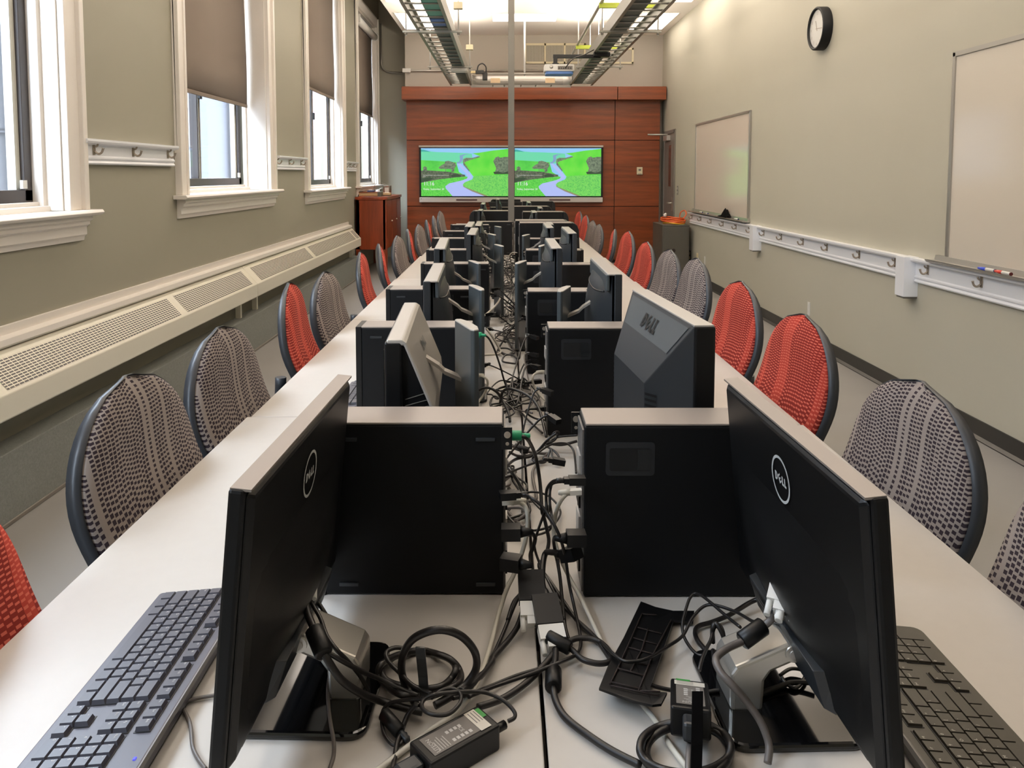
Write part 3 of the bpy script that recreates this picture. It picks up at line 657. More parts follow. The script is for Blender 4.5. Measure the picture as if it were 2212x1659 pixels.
def make_mt():
    L, W, H = .417, .178, .36; hx, hy = L / 2, W / 2
    t = thing('computer_tower', 'x', 'computer')
    mb = MB(); mb.bx(-hx + .05, hx, -hy, hy, .002, H - .003, 'blackm'); mb.build('case', t, .003)
    mb = MB(); mb.bx(-hx + .05, hx, -hy + .002, hy - .002, H - .003, H, 'top_sheen'); mb.build('top_cover', t, .001)
    P = [(-hx + .05, 0), (-hx + .012, 0), (-hx, .02), (-hx - .006, .18), (-hx + .0, H - .05), (-hx + .012, H - .02), (-hx + .03, H - .004), (-hx + .05, H)]
    mb = MB(); mb.prism(P, -hy, hy, 'black'); mb.build('front_bezel', t, .004)
    mb = MB(); mb.bx(hx, hx + .004, -hy + .008, hy - .008, .01, H - .012, 'vent')
    for z0, z1 in ((.04, .06), (.08, .10), (.20, .25)): mb.bx(hx + .003, hx + .008, -hy + .02, hy - .05, z0, z1, 'silver')
    mb.build('rear_panel', t)
    mb = MB(); mb.bx(hx - .06, hx - .02, -hy - .002, -hy + .001, .30, .306, 'dgrey'); mb.build('side_catch', t)
    return t
tp = {'sff': make_sff(), 'mt': make_mt()}; tdim = {'sff': (.312, .092, .294), 'mt': (.417, .178, .36)}; tused = set()
TOW = {}
def tower(kind, xr, yt, side, i, label=None, sx=1):
    """xr: pixel of the rear top corner, yt: pixel row of the near top edge"""
    L, W, H = tdim[kind]; p = atZ(xr, yt, T + H)
    o = tp[kind] if kind not in tused else copy_tree(tp[kind]); tused.add(kind)
    o.location = (p.x + side * L * sx / 2, p.y + W / 2, T); o.rotation_euler = (0, 0, 0 if side < 0 else PI); o.scale = (sx, 1, 1)
    s = 'window' if side < 0 else 'whiteboard'
    relabel(o, label or '%s computer tower, %s from the near end in the %s side row' % ('black slim' if kind == 'sff' else 'black full size', ORD[i], s), 'computer towers in the %s side row' % s)
    TOW[(side, i)] = (p.x, p.y, W)
LT = [('sff', 1088, 913), ('sff', 1020, 706), ('sff', 1022.8, 624.6), ('sff', 1056, 569.5), ('sff', 1045, 539.6), ('sff', 1038, 514.9), ('sff', 1050, 499.3), ('sff', 1056, 485.5), ('sff', 1106, 478.4), ('mt', 1110, 455.5), ('sff', 1112, 447.5), ('mt', 1124, 430.5)]
for i, (k, x, y) in enumerate(LT): tower(k, x, y, -1, i)
RT = [('sff', 1263, 916), ('sff', 1184, 708), ('sff', 1139.6, 629), ('sff', 1135.5, 571), ('sff', 1136, 540), ('sff', 1142, 515.7), ('mt', 1123, 481.4), ('mt', 1113.5, 476.4), ('mt', 1129.7, 457.5), ('mt', 1109, 445.7), ('mt', 1129, 434.6)]
for i, (k, x, y) in enumerate(RT): tower(k, x, y, 1, i)

# ================================================================== MONITORS
def logo(mb, c, r, m, n=(0, 1, 0), tilt=None):
    """ring and tilted-E word mark on the back of a monitor (viewed from +y)"""
    c = Vector(c); ux, uz = Vector((-1, 0, 0)), Vector((0, 0, 1)); k = 40
    if tilt: uz = tilt @ uz
    ring = []
    for q in (1, .88): ring += [c + ux * (q * r * math.cos(2 * PI * j / k)) + uz * (q * r * math.sin(2 * PI * j / k)) for j in range(k)]
    mb.add(ring, [(j, (j + 1) % k, (j + 1) % k + k, j + k) for j in range(k)], m)
    wordmark(mb, c, r * .62, ux, uz, m)
def wordmark(mb, c, s, ux, uz, m):
    h = s * .62; st = h * .26; ux = Vector(ux); uz = Vector(uz)
    def poly(pts, dx): mb.add([c + ux * (x + dx) + uz * y for x, y in pts], [tuple(range(len(pts)))], m)
    a = h / 2; w = h * .8
    for pts in ([(0, -a), (st, -a), (st, a), (0, a)], [(st, a), (w * .55, a), (w * .55, a - st), (st, a - st)], [(st, -a), (w * .55, -a), (w * .55, -a + st), (st, -a + st)], [(w * .55, -a), (w * .9, -a * .5), (w * .9, a * .5), (w * .55, a), (w * .55, a - st), (w * .9 - st, a * .4), (w * .9 - st, -a * .4), (w * .55, -a + st)]): poly(pts, -s * 1.0)
    e = []
    rot = lambda x, y: (x * .8 - y * .6, x * .6 + y * .8)
    for x0, x1, y0, y1 in ((-.34, -.12, -.48, .48), (-.12, .34, .28, .48), (-.12, .30, -.1, .1), (-.12, .34, -.48, -.28)):
        poly([rot(x * h, y * h) for x, y in ((x0, y0), (x1, y0), (x1, y1), (x0, y1))], -s * .16)
    for dx in (.30, .30 + .42):
        poly([(0, -a), (w * .66, -a), (w * .66, -a + st), (st, -a + st), (st, a), (0, a)], s * dx - s * .06)
def tiltm(deg, z): return Matrix.Translation((0, 0, z)) @ Matrix.Rotation(math.radians(-deg), 4, 'X') @ Matrix.Translation((0, 0, -z))
def apply(o, mx): o.data.transform(mx); return o

def slim_monitor(label, loc, rz, sx):
    W, H, z0 = .47, .318, .056; t = thing('flat_monitor', label, 'monitor', loc, rz); K = tiltm(5.5, z0 + H)
    mb = MB(); mb.bx(-W / 2, W / 2, -.022, -.004, z0, z0 + H, 'black'); apply(mb.build('bezel', t, .004), K)
    mb = MB(); mb.bx(-W / 2 + .012, W / 2 - .012, -.024, -.0215, z0 + .02, z0 + H - .012, 'gloss'); apply(mb.build('screen', t), K)
    mb = MB(); w2 = W / 2 - .004
    A = [(-w2, -.004, z0 + .004), (w2, -.004, z0 + .004), (w2, -.004, z0 + H - .004), (-w2, -.004, z0 + H - .004)]
    B = [(-w2 + .012, .003, z0 + .012), (w2 - .012, .003, z0 + .012), (w2 - .012, .003, z0 + H - .01), (-w2 + .012, .003, z0 + H - .01)]
    mb.hexa(A, B, 'black')
    n = 10; vs = []
    for jj in range(n + 1):
        for ii in range(n + 1):
            u = -1 + 2 * ii / n; q = jj / n; vs.append((u * .20, .0025 + .026 * (1 - u * u) ** 1.5 * math.sin(PI * q) ** 1.5, z0 + .012 + .20 * q))
    mb.add(vs, [(jj * (n + 1) + ii, jj * (n + 1) + ii + 1, (jj + 1) * (n + 1) + ii + 1, (jj + 1) * (n + 1) + ii) for jj in range(n) for ii in range(n)], 'black', True); apply(mb.build('back_shell', t, .004), K)
    mb = MB(); mb.hexa([(-.12, .0, z0 + .005), (.12, .0, z0 + .005), (.12, .0, z0 + .06), (-.12, .0, z0 + .06)], [(-.112, .012, z0 + .010), (.112, .012, z0 + .010), (.112, .022, z0 + .058), (-.112, .022, z0 + .058)], 'dgrey')
    mb.quad([(-sx * .03, .0132, z0 + .013), (-sx * .105, .0132, z0 + .013), (-sx * .105, .0212, z0 + .051), (-sx * .03, .0212, z0 + .051)], 'black')
    for k in range(4): mb.quad([(-sx * .04, .0150 + .0016 * k, z0 + .016 + .008 * k), (-sx * (.09 - .012 * (k % 2)), .0150 + .0016 * k, z0 + .016 + .008 * k), (-sx * (.09 - .012 * (k % 2)), .0162 + .0016 * k, z0 + .020 + .008 * k), (-sx * .04, .0162 + .0016 * k, z0 + .020 + .008 * k)], 'greyprint')
    apply(mb.build('port_panel', t, .001), K)
    mb = MB(); mb.bx(-W / 2 + .003, W / 2 - .003, -.0205, .002, z0 + H - .002, z0 + H + .0008, 'top_sheen'); apply(mb.build('top_sheen_strip', t), K)  # pale strip paints the ceiling's reflection along the black top
    mb = MB(); logo(mb, (0, .0045, z0 + H - .072), .031, 'badge'); apply(mb.build('round_badge', t), K)
    P = [(.026, 0), (.068, 0), (.069, .05), (.062, .06), (-.005, .089), (-.014, .090), (-.021, .083), (-.02, .070), (-.012, .064), (.016, .052), (.024, .04)]
    mb = MB(); mb.prism([(y, z + .008) for y, z in P], -.034, .034, 'bsilver', 'x'); mb.build('stand_neck', t, .008, 3)
    mb = MB(); mb.cyl((-.036, -.012, .085), (.036, -.012, .085), .011, 'bsilver', 16); mb.cyl((-.0375, -.012, .085), (.0375, -.012, .085), .006, 'silver', 16); mb.build('hinge', t)
    mb = MB(); mb.prism(rrect(-.098, .098, -.085, .088, .022), 0, .011, 'gloss', 'z'); mb.build('stand_base', t, .004)
    return t
ma = slim_monitor('black flat monitor at the near end of the window side, round silver badge', (-.257, 1.025, T), -PI / 2 - .03, 1)
mb_ = slim_monitor('black flat monitor at the near end of the whiteboard side, round silver badge', (.359, 1.005, T), PI / 2 + .029, -1)

def slab_stand(t, sx, y, zt, col='mgrey', za=.285):
    a = math.radians(17) * sx; R = Matrix.Translation((sx * .05, y, 0)) @ Matrix.Rotation(a, 4, 'Z')
    mb = MB(); P = [(-.065, .008), (.065, .008), (.065, zt), (-.065, zt)]
    poly = [(-.065, -.007), (-.058, -.012), (.058, -.012), (.065, -.007), (.062, .004), (.03, .012), (-.03, .012), (-.062, .004)]
    mb.prism(poly, .008, zt - .003, col, 'z'); mb.prism(poly, zt - .003, zt, 'silver', 'z'); o = mb.build('stand_column', t, .002); o.matrix_local = R
    mb = MB(); mb.prism(rrect(-.10, .10, y - .13, y + .03, .02, 3), 0, .009, 'black', 'z'); mb.build('stand_base', t, .002)
    mb = MB(); k = sx * .03
    pts = [(y - .01, za - .028), (y - .05, za - .010), (y - .062, za + .002), (y - .11, za + .034)]
    for q in range(3):
        (ya, z1), (yb, z2) = pts[q], pts[q + 1]; mb.hexa([(k - .014, ya, z1), (k + .014, ya, z1), (k + .014, ya, z1 + .008), (k - .014, ya, z1 + .008)], [(k - .014, yb, z2), (k + .014, yb, z2), (k + .014, yb, z2 + .008), (k - .014, yb, z2 + .008)], 'silver')
    mb.build('tilt_arm', t)
def wedge_monitor(label, loc, rz, sx):
    W, H, z0 = .44, .335, .05; t = thing('flat_monitor', label, 'monitor', loc, rz); K = tiltm(4, z0 + H)
    mb = MB(); mb.bx(-W / 2, W / 2, -.034, -.001, z0, z0 + H - .002, 'black'); mb.build('bezel', t, .004); 
    mb = MB(); mb.bx(-W / 2 + .02, W / 2 - .02, -.037, -.033, z0 + .03, z0 + H - .02, 'gloss'); mb.build('screen', t)
    P = [(-.028, H), (.0, H), (.006, H - .004), (.058, H - .13), (.062, H - .16), (.062, H - .30), (.0, H - .32)]
    mb = MB(); mb.prism([(y, z + z0 - .33 + .335 - .005 + .003) for y, z in [(-.030, H), (.0, H), (.008, H - .006), (.06, H - .135), (.064, H - .17), (.058, H - .17), (.054, H - .138), (.003, H - .012), (-.030, H - .012)]], -W / 2 + .001, W / 2 - .001, 'silver', 'x'); mb.build('top_cover', t, .004)
    mb = MB(); mb.prism([(y, z + z0) for y, z in [(-.002, H - .012), (.002, H - .012), (.052, H - .138), (.056, H - .17), (.056, .06), (.0, .02), (-.002, .02)]], -W / 2 + .012, W / 2 - .012, 'black', 'x')
    mb.build('back_shell', t, .002)
    for s in (-1, 1):
        mb = MB()
        for q in range(15):
            z = z0 + .05 + q * .0125; y1 = min(.05, .012 + max(0, (.30 - (z - z0)) * .42)); mb.hexa([(s * (W / 2 - .012), .004, z - .006), (s * (W / 2 - .0105), .004, z - .006), (s * (W / 2 - .0105), .004, z - .0045), (s * (W / 2 - .012), .004, z - .0045)], [(s * (W / 2 - .012), y1, z + .006), (s * (W / 2 - .0105), y1, z + .006), (s * (W / 2 - .0105), y1, z + .0075), (s * (W / 2 - .012), y1, z + .0075)], 'steel')
        mb.build('side_vents', t)
    d = Vector((0, .052, -.129)).normalized(); nrm = Vector((0, .129, .052)).normalized()
    mb = MB(); wordmark(mb, Vector((0, .008, z0 + H - .006)) + d * .05 + nrm * .0022 + Vector((0, 0, .003)), .036, Vector((-1, 0, 0)), -d, 'mgrey'); mb.build('word_badge', t)
    mb = MB(); mb.lathe([(0, .03), (.022, .026), (.036, .012), (.04, 0)], 'silver'); o = mb.build('pivot_cap', t); o.rotation_euler = (-PI / 2, 0, 0); o.location = (sx * .02, .056, z0 + .10)
    slab_stand(t, sx, .125, .385)
    return t
wedge_monitor('thick monitor with a pale silver wedge back, between the first two window side towers', (-.205, 1.69, T), -PI / 2 + .05, 1)
def curved_monitor(name_label, loc, rz, sx, W=.45, rim='silver', zt=.415, group=None, badge=True, slab=True):
    H = .30; z0 = zt - H; t = thing('flat_monitor', name_label, 'monitor', loc, rz, group)
    mb = MB(); mb.bx(-W / 2, W / 2, -.03, -.008, z0, zt, 'dgrey'); mb.build('bezel', t, .003)
    mb = MB(); mb.bx(-W / 2 + .016, W / 2 - .016, -.032, -.029, z0 + .02, zt - .016, 'gloss'); mb.build('screen', t)
    mb = MB(); n = 8; k = 10; vs = []
    for j in range(k + 1):
        q = j / k; z = z0 + .006 + (H - .012) * q
        for i in range(n + 1):
            u = -1 + 2 * i / n; d = .048 * (1 - abs(u) ** 4) * math.sin(PI * min(1, .16 + q * .84) ) ** .55 if q < 1 else 0
            vs.append((u * (W / 2 - .004), -.008 + d + .006, z))
    mb.add(vs, [(j * (n + 1) + i, j * (n + 1) + i + 1, (j + 1) * (n + 1) + i + 1, (j + 1) * (n + 1) + i) for j in range(k) for i in range(n)], 'dgrey', True); mb.build('back_shell', t)
    mb = MB(); mb.bx(-W / 2 + .002, W / 2 - .002, -.028, .012, zt - .004, zt + .002, rim); mb.bx(-W / 2 + .01, W / 2 - .01, .004, .0145, zt - .05, zt - .003, 'mgrey'); mb.build('top_rim', t, .003)
    mb = MB(); pts = []
    for q_ in range(15):
        u = -.8 + 1.6 * q_ / 14; z = zt - .050 - .016 * (1 - u * u); q = (z - z0 - .006) / (H - .012); pts.append((u * (W / 2 - .004), -.002 + .048 * (1 - abs(u) ** 4) * math.sin(PI * min(1, .16 + q * .84)) ** .55, z))
    mb.tube(pts, .0025, 'pit', 5); mb.build('back_groove', t)
    if badge: 
        mb = MB(); logo(mb, (0, .0475, z0 + .20), .026, 'mgrey'); mb.build('round_badge', t)
    if slab: slab_stand(t, sx, .125, .352)
    else:
        mb = MB(); mb.bx(-.04, .04, .02, .045, .008, z0 + .1, 'black'); mb.prism(rrect(-.1, .1, -.07, .1, .02, 3), 0, .009, 'black', 'z'); mb.build('stand', t, .003)
    return t
def pxmon(xn, yn, Yn, side, label, zt=None, W=.45, dyaw=0, slab=True, grp=None):
    p = atY(xn, yn, Yn); sx = 1 if side < 0 else -1
    rz = -PI / 2 if side < 0 else PI / 2
    return curved_monitor(label, (p.x + (.02 if side < 0 else -.02), p.y + W / 2, T), rz + dyaw, sx, W, zt=p.z - T, slab=slab, group=grp, badge=slab)
G1 = 'dark curved-back monitors on the window side'; G2 = 'dark curved-back monitors on the whiteboard side'
pxmon(916, 608, 2.24, -1, 'dark curved-back monitor standing between the second and third window side towers', W=.46, dyaw=.03, grp=G1)
pxmon(937, 537.5, 2.93, -1, 'dark curved-back monitor standing between the third and fourth window side towers', W=.5, dyaw=.04, grp=G1)
pxmon(1012, 506.7, 3.70, -1, 'dark curved-back monitor between the fourth and fifth window side towers', W=.45, grp=G1)
pxmon(1007, 489.6, 4.42, -1, 'dark monitor between the fifth and sixth window side towers', W=.45, grp=G1)
pxmon(1028, 487.5, 5.12, -1, 'dark monitor between the sixth and seventh window side towers', W=.42, grp=G1)
pxmon(1034, 455, 7.0, -1, 'small looking dark monitor between the eighth tower and the pole, window side', W=.3, grp=G1, slab=False)
pxmon(1040, 441, 8.0, -1, 'dark monitor near the far end of the window side row', W=.42, grp=G1, slab=False)
pxmon(1073, 431, 9.3, -1, 'farthest dark monitor of the window side row, in front of the display', W=.45, grp=G1, slab=False)
pxmon(1337, 593, 2.22, 1, 'dark curved-back monitor standing between the second and third whiteboard side towers', W=.45, grp=G2)
pxmon(1209, 536.5, 2.95, 1, 'dark curved-back monitor between the third and fourth whiteboard side towers', W=.46, grp=G2)
pxmon(1242, 504, 3.70, 1, 'dark curved-back monitor between the fourth and fifth whiteboard side towers', W=.45, grp=G2)
pxmon(1193, 492, 4.38, 1, 'dark monitor between the fifth and sixth whiteboard side towers', W=.42, grp=G2)
pxmon(1193.5, 485, 5.08, 1, 'thin dark monitor against the first full size whiteboard side tower', W=.27, grp=G2, slab=False)
pxmon(1158, 459, 6.65, 1, 'dark monitor in front of the ninth whiteboard side tower', W=.36, grp=G2, slab=False)
pxmon(1171, 450, 7.75, 1, 'dark monitor in front of the tenth whiteboard side tower', W=.36, grp=G2, slab=False)
pxmon(1146, 438, 9.0, 1, 'farthest dark monitor of the whiteboard side row', W=.5, grp=G2, slab=False)
def thick_monitor(label, loc, rz, sx):
    W, H, z0 = .46, .345, .075; zt = z0 + H; t = thing('flat_monitor', label, 'monitor', loc, rz)
    mb = MB(); mb.bx(-W / 2, W / 2, -.045, -.005, z0, zt, 'black'); mb.build('bezel', t, .004)
    mb = MB(); mb.bx(-W / 2 + .02, W / 2 - .02, -.048, -.044, z0 + .025, zt - .02, 'gloss'); mb.build('screen', t)
    mb = MB(); mb.bx(-W / 2 + .002, W / 2 - .002, -.042, -.004, zt - .001, zt + .003, 'silver'); mb.build('top_rim', t, .001)
    mb = MB(); w2 = W / 2 - .003
    mb.hexa([(-w2, -.005, z0), (w2, -.005, z0), (w2, -.005, zt), (-w2, -.005, zt)], [(-.13, .062, z0 + .03), (.13, .062, z0 + .03), (.13, .062, zt - .13), (-.13, .062, zt - .13)], 'dgrey'); mb.build('back_shell', t, .002)
    d = Vector((0, .067, -.13)).normalized(); nr = Vector((0, .13, .067)).normalized(); o_ = Vector((0, -.005, zt))
    mb = MB(); mb.quad([o_ + d * .008 + nr * .0012 + Vector((x, 0, 0)) for x in (-.205, .205)] + [o_ + d * .072 + nr * .0012 + Vector((x, 0, 0)) for x in (.165, -.165)], 'mgrey'); mb.build('badge_plate', t)
    mb = MB(); wordmark(mb, o_ + d * .042 + nr * .003, .052, Vector((-1, 0, 0)), -d, 'black'); mb.build('word_badge', t)
    for s in (-1, 1):
        mb = MB()
        for q in range(14):
            z = z0 + .05 + .011 * q; mb.add([(s * (.134), .0618, z), (s * .158, .0442 + .0012, z), (s * .158, .0442 + .0012, z + .005), (s * .134, .0618, z + .005)], [(0, 1, 2, 3)], 'black')
        mb.build('side_vents', t)
    mb = MB(); mb.prism([(.055, .008), (.115, .008), (.098, .17), (.092, .178), (.075, .18), (.062, .172)], -.05, .05, 'black', 'x'); mb.build('stand_neck', t, .008)
    mb = MB(); mb.prism(rrect(-.12, .12, -.08, .13, .03, 4), 0, .009, 'black', 'z'); mb.build('stand_base', t, .003)
    return t
thick_monitor('thick dark grey monitor with raised letters on a tapered back, whiteboard side', (.325, 1.66, T), PI / 2 + .09, -1)
# large flat monitor leaning at the far end of the tables
t = thing('large_monitor', 'wide black flat monitor tipped back at the far end of the tables', 'monitor', (.12, 10.65, T)); 
a, c = atY(1062, 421, 10.6), atY(1141, 423, 10.6)
mb = MB(); mb.hexa([(-.34, 0, .33), (.30, 0, .33), (.12, 0, .22), (-.30, 0, .22)], [(-.34, .05, .33), (.30, .05, .33), (.12, .05, .22), (-.30, .05, .22)], 'black'); mb.build('panel', t, .004)
mb = MB(); mb.bx(-.04, .04, .0, .05, .0, .24, 'black'); mb.bx(-.15, .15, -.08, .12, 0, .012, 'black'); mb.build('stand', t, .003)
# ================================================================== KEYBOARDS
U = .01905
def keyboard(label, loc, rz, body, cap, chic=False):
    t = thing('computer_keyboard', label, 'keyboard', loc, rz, 'computer keyboards'); Lk, D = .442, .150; a = math.atan(.085)
    R = Matrix.Translation((0, 0, .012)) @ Matrix.Rotation(a, 4, 'X')
    mb = MB(); P = rrect(0, Lk, 0, D, .014 if chic else .006, 4)
    vs = [R @ Vector((x, y, 0)) for x, y in P]; bs = [Vector((v.x, v.y, .003)) for v in vs]; n = len(P)
    mb.add(bs + vs, [(i, (i + 1) % n, (i + 1) % n + n, i + n) for i in range(n)] + [tuple(range(n - 1, -1, -1)), tuple(range(n, 2 * n))], body); mb.build('keyboard_body', t, .002)
    mb = MB(); mb.bx(.004, Lk - .004, D - .008, D + .001, -.008, -.0005, 'keyside', R); mb.build('rear_rim', t)
    rows = [(0, [('', 1.25), ('', 1.25), ('', 1.25), ('', 6.25), ('', 1.25), ('', 1.25), ('', 1.25), ('', 1.25)]), (1, [('', 2.25)] + [(c, 1) for c in 'ZXCVBNM,./'] + [('', 2.75)]), (2, [('', 1.75)] + [(c, 1) for c in "ASDFGHJKL;'"] + [('', 2.25)]), (3, [('Tab', 1.5)] + [(c, 1) for c in 'QWERTYUIOP[]'] + [('\\', 1.5)]), (4, [(c, 1) for c in '`1234567890-='] + [('', 2)])]
    keys = []
    for r, L in rows:
        x = 0
        for c, w in L: keys.append((x, r, w, 1, c)); x += w
    yF = 5.45; keys.append((0, yF, 1, 1, 'Esc'))
    for k in range(12): keys.append((2 + k + .5 * (k // 4), yF, 1, 1, 'F%d' % (k + 1)))
    for k, c in enumerate(('Prt', 'Scr', 'Brk')): keys.append((15.25 + k, yF, 1, 1, c))
    for k, c in enumerate(('Ins', 'Hm', 'Pg')): keys.append((15.25 + k, 4, 1, 1, c))
    for k, c in enumerate(('Del', 'End', 'Pg')): keys.append((15.25 + k, 3, 1, 1, c))
    keys += [(16.25, 1, 1, 1, '^')] + [(15.25 + k, 0, 1, 1, c) for k, c in enumerate('<v>')]
    keys += [(18.5, 0, 2, 1, '0'), (20.5, 0, 1, 1, '.'), (21.5, 0, 1, 2, ''), (21.5, 2, 1, 2, '+')]
    for r in range(3): keys += [(18.5 + k, r + 1, 1, 1, str(3 * r + k + 1)) for k in range(3)]
    keys += [(18.5 + k, 4, 1, 1, c) for k, c in enumerate(('Num', '/', '*', '-'))]
    X0, Y0 = .0105, .014
    mb = MB()
    for xa, xb, ya, yb in ((0, 15, 0, 5), (15.25, 18.25, 3, 5), (15.25, 18.25, 0, 1), (16.25, 17.25, 0, 2), (18.5, 22.5, 0, 5), (0, 1, yF, yF + 1), (2, 6, yF, yF + 1), (6.5, 10.5, yF, yF + 1), (11, 15, yF, yF + 1), (15.25, 18.25, yF, yF + 1)):
        mb.bx(X0 + xa * U * .95 - .001, X0 + xb * U * .95 + .001, Y0 + ya * U - .001, Y0 + yb * U + .001, -.001, .0006, 'keyw', R)
    mb.build('key_well', t)
    h = .0062 if not chic else .0035; ins = .0008; top = .0018 if not chic else .0008
    for x, y, w, d, c in keys:
        x0, x1 = X0 + x * U * .95 + ins * .6, X0 + (x + w) * U * .95 - ins * .6; y0, y1 = Y0 + y * U + ins * .6, Y0 + (y + d) * U - ins * .6
        mb = MB(); lo = [(x0, y0, 0), (x1, y0, 0), (x1, y1, 0), (x0, y1, 0)]; hi = [(x0 + top, y0 + top * .6, h), (x1 - top, y0 + top * .6, h), (x1 - top, y1 - top * 1.1, h), (x0 + top, y1 - top * 1.1, h)]
        mb.hexa([R @ Vector(v) for v in lo], [R @ Vector(v) for v in hi], cap)
        if c: mb.text(c, .0058 if len(c) == 1 else .0042, R @ Vector((x0 + top + .001, y1 - top - .0068, h + .0002)), R.to_3x3() @ Vector((1, 0, 0)), R.to_3x3() @ Vector((0, 1, 0)), 'ltext')
        mb.build('key', t)
    mb = MB(); mb.bx(.384, .388, D - .012, D - .009, 0, .0012, 'bluelight' if not chic else cap, R); mb.build('status_light', t)
    for x in (.03, .39):
        mb = MB(); mb.bx(x, x + .02, .12, .14, 0, .01, 'black'); mb.build('tilt_foot', t)
    return t
keyboard('dark grey keyboard with sculpted keys at the near end of the window side table', (-.568, 1.253, T), -PI / 2, 'keyb', 'keycap')
kb2 = copy_tree(bpy.data.objects['computer_keyboard']); kb2.location = (-.51, 2.58, T); relabel(kb2, 'dark keyboard mostly hidden behind the second window side tower', 'computer keyboards')
keyboard('flat black keyboard with low keys at the near end of the whiteboard side table', (.632, .712, T), PI / 2, 'keyb2', 'keycap2', True)

# ================================================================== POWER BRICKS, COVER
def brick(label, M4, L, W, H, brand=True):
    t = thing('power_adapter', label, 'power adapter', (0, 0, 0), 0, 'black power adapters'); t.matrix_world = M4
    mb = MB(); mb.bx(-L / 2, L / 2, -W / 2, W / 2, 0, H, 'black'); mb.build('housing', t, .003)
    mb = MB(); z = H + .0006; rx = lambda x0, x1, y0, y1, c, dz=0: mb.quad([(x0, y0, z + dz), (x1, y0, z + dz), (x1, y1, z + dz), (x0, y1, z + dz)], c)
    rx(-L * .40, L * .36, -W * .36, W * .36, 'greyprint')
    for k in range(9): rx(-L * .10 + .006 * (k % 5), -L * .10 + .004 + .006 * (k % 5), -W * .26 + .011 * (k // 5) * 1.4, -W * .26 + .005 + .011 * (k // 5) * 1.4, 'ltext', .0002)
    for k in range(5): rx(-L * .30 + .0035 * k, -L * .30 + .0008 + .0035 * k, -W * .3, W * (.05 + .06 * (k % 3)), 'ltext', .0002)
    mb.text('CE', .007, (.006, W * .08, z + .0003), (0, -1, 0), (1, 0, 0), 'ltext')
    mb.text('LITEON', .0078, (-L * .305, W * -.32, z + .0003), (0, 1, 0), (-1, 0, 0), 'ltext', squash=.95)
    mb.build('rating_print', t)
    mb = MB(); rx(L * .25, L * .40, -W * .4, W * .4, 'label', .0004)
    for k in range(3): rx(L * .285 + .0042 * k, L * .285 + .0012 + .0042 * k, -W * .1, W * .34, 'greyprint', .0006)
    mb.build('white_sticker', t)
    mb = MB(); rx(L * .40, L * .46, -W * .02, W * .36, 'greent', .0005); mb.build('green_tape', t)
    mb = MB(); mb.cyl((L / 2, W * -.2, H * .5), (L / 2 + .018, W * -.2, H * .5), .0055, 'black', 10); mb.build('strain_relief', t)
    mb = MB(); mb.bx(-L / 2 - .03, -L / 2, -.012, .010, H * .2, H * .85, 'dgrey'); mb.build('mains_plug', t, .004)
    return t
l = Vector((.079, .065, 0)).normalized(); w = Vector((-l.y, l.x, 0))
brick('black power adapter with a green tape end lying by the table seam, window side', Matrix(((l.x, w.x, 0, -.059), (l.y, w.y, 0, .898), (0, 0, 1, T), (0, 0, 0, 1))), .102, .046, .033)
a2 = math.radians(78); R2 = Matrix.Translation((.233, .944, T + .012)) @ Matrix.Rotation(a2, 4, 'Z') @ Matrix.Rotation(math.radians(14), 4, 'Y')
brick('black power adapter propped on coiled cable beside the whiteboard side monitor base', R2, .092, .048, .034)
def crop(ox, oy, s): return lambda u, v: (ox + u / s, oy + v / s)
KC = {'A': crop(700, 1050, 2.724), 'B': crop(1000, 850, 6.32), 'D': crop(1000, 1080, 6.32), 'E': crop(780, 1330, 5.0425), 'F': crop(1260, 1260, 4.424), 'G': crop(700, 550, 3.687), 'H': crop(1020, 540, 9.217), 'I': crop(600, 1130, 3.137), 'J': crop(0, 1230, 3.868), 'L': crop(1330, 1250, 4.055), 'P': lambda u, v: (u, v)}
def K(c, pts): return [atZ(*KC[c](u, v), T + h) for u, v, h in pts]
poly = [(550, 172, .006), (690, 225, .008), (860, 262, .008), (1060, 262, .008), (1050, 366, .010), (862, 352, .012), (740, 700, .018), (625, 1030, .026), (800, 1042, .030), (745, 1150, .030), (660, 1160, .030), (480, 1120, .028), (150, 1000, .024), (230, 800, .019), (385, 520, .012)]
top = K('F', poly); n = len(top); mb = MB(); mb.add([p - Vector((0, 0, .0035)) for p in top] + top, [tuple(range(n - 1, -1, -1)), tuple(range(n, 2 * n))] + [(i, (i + 1) % n, (i + 1) % n + n, i + n) for i in range(n)], 'black')
t = thing('stand_cover', 'flat black ribbed plastic cover lying across the table between the cables', 'plastic cover', (0, 0, 0)); mb.build('cover_plate', t)
mb = MB()
for ln in ([(560, 300, .009), (700, 310, .011)], [(520, 430, .011), (750, 490, .013)], [(480, 530, .0135), (720, 595, .0155)], [(430, 620, .0155), (690, 690, .0175)], [(345, 735, .019), (640, 790, .021)], [(330, 820, .0215), (580, 890, .0235)], [(260, 950, .0245), (560, 1020, .027)], [(560, 300, .0095), (330, 820, .021), (255, 970, .025)], [(840, 360, .0125), (660, 700, .0185), (525, 1040, .027)], [(620, 440, .0125), (560, 640, .0165), (450, 850, .0225)], [(540, 1035, .0275), (735, 1045, .0305), (725, 1085, .0305), (260, 985, .0255)]):
    mb.tube([p + Vector((0, 0, .0012)) for p in K('F', ln)], .0012, 'reveal_dark', 5)
mb.build('rib', t)

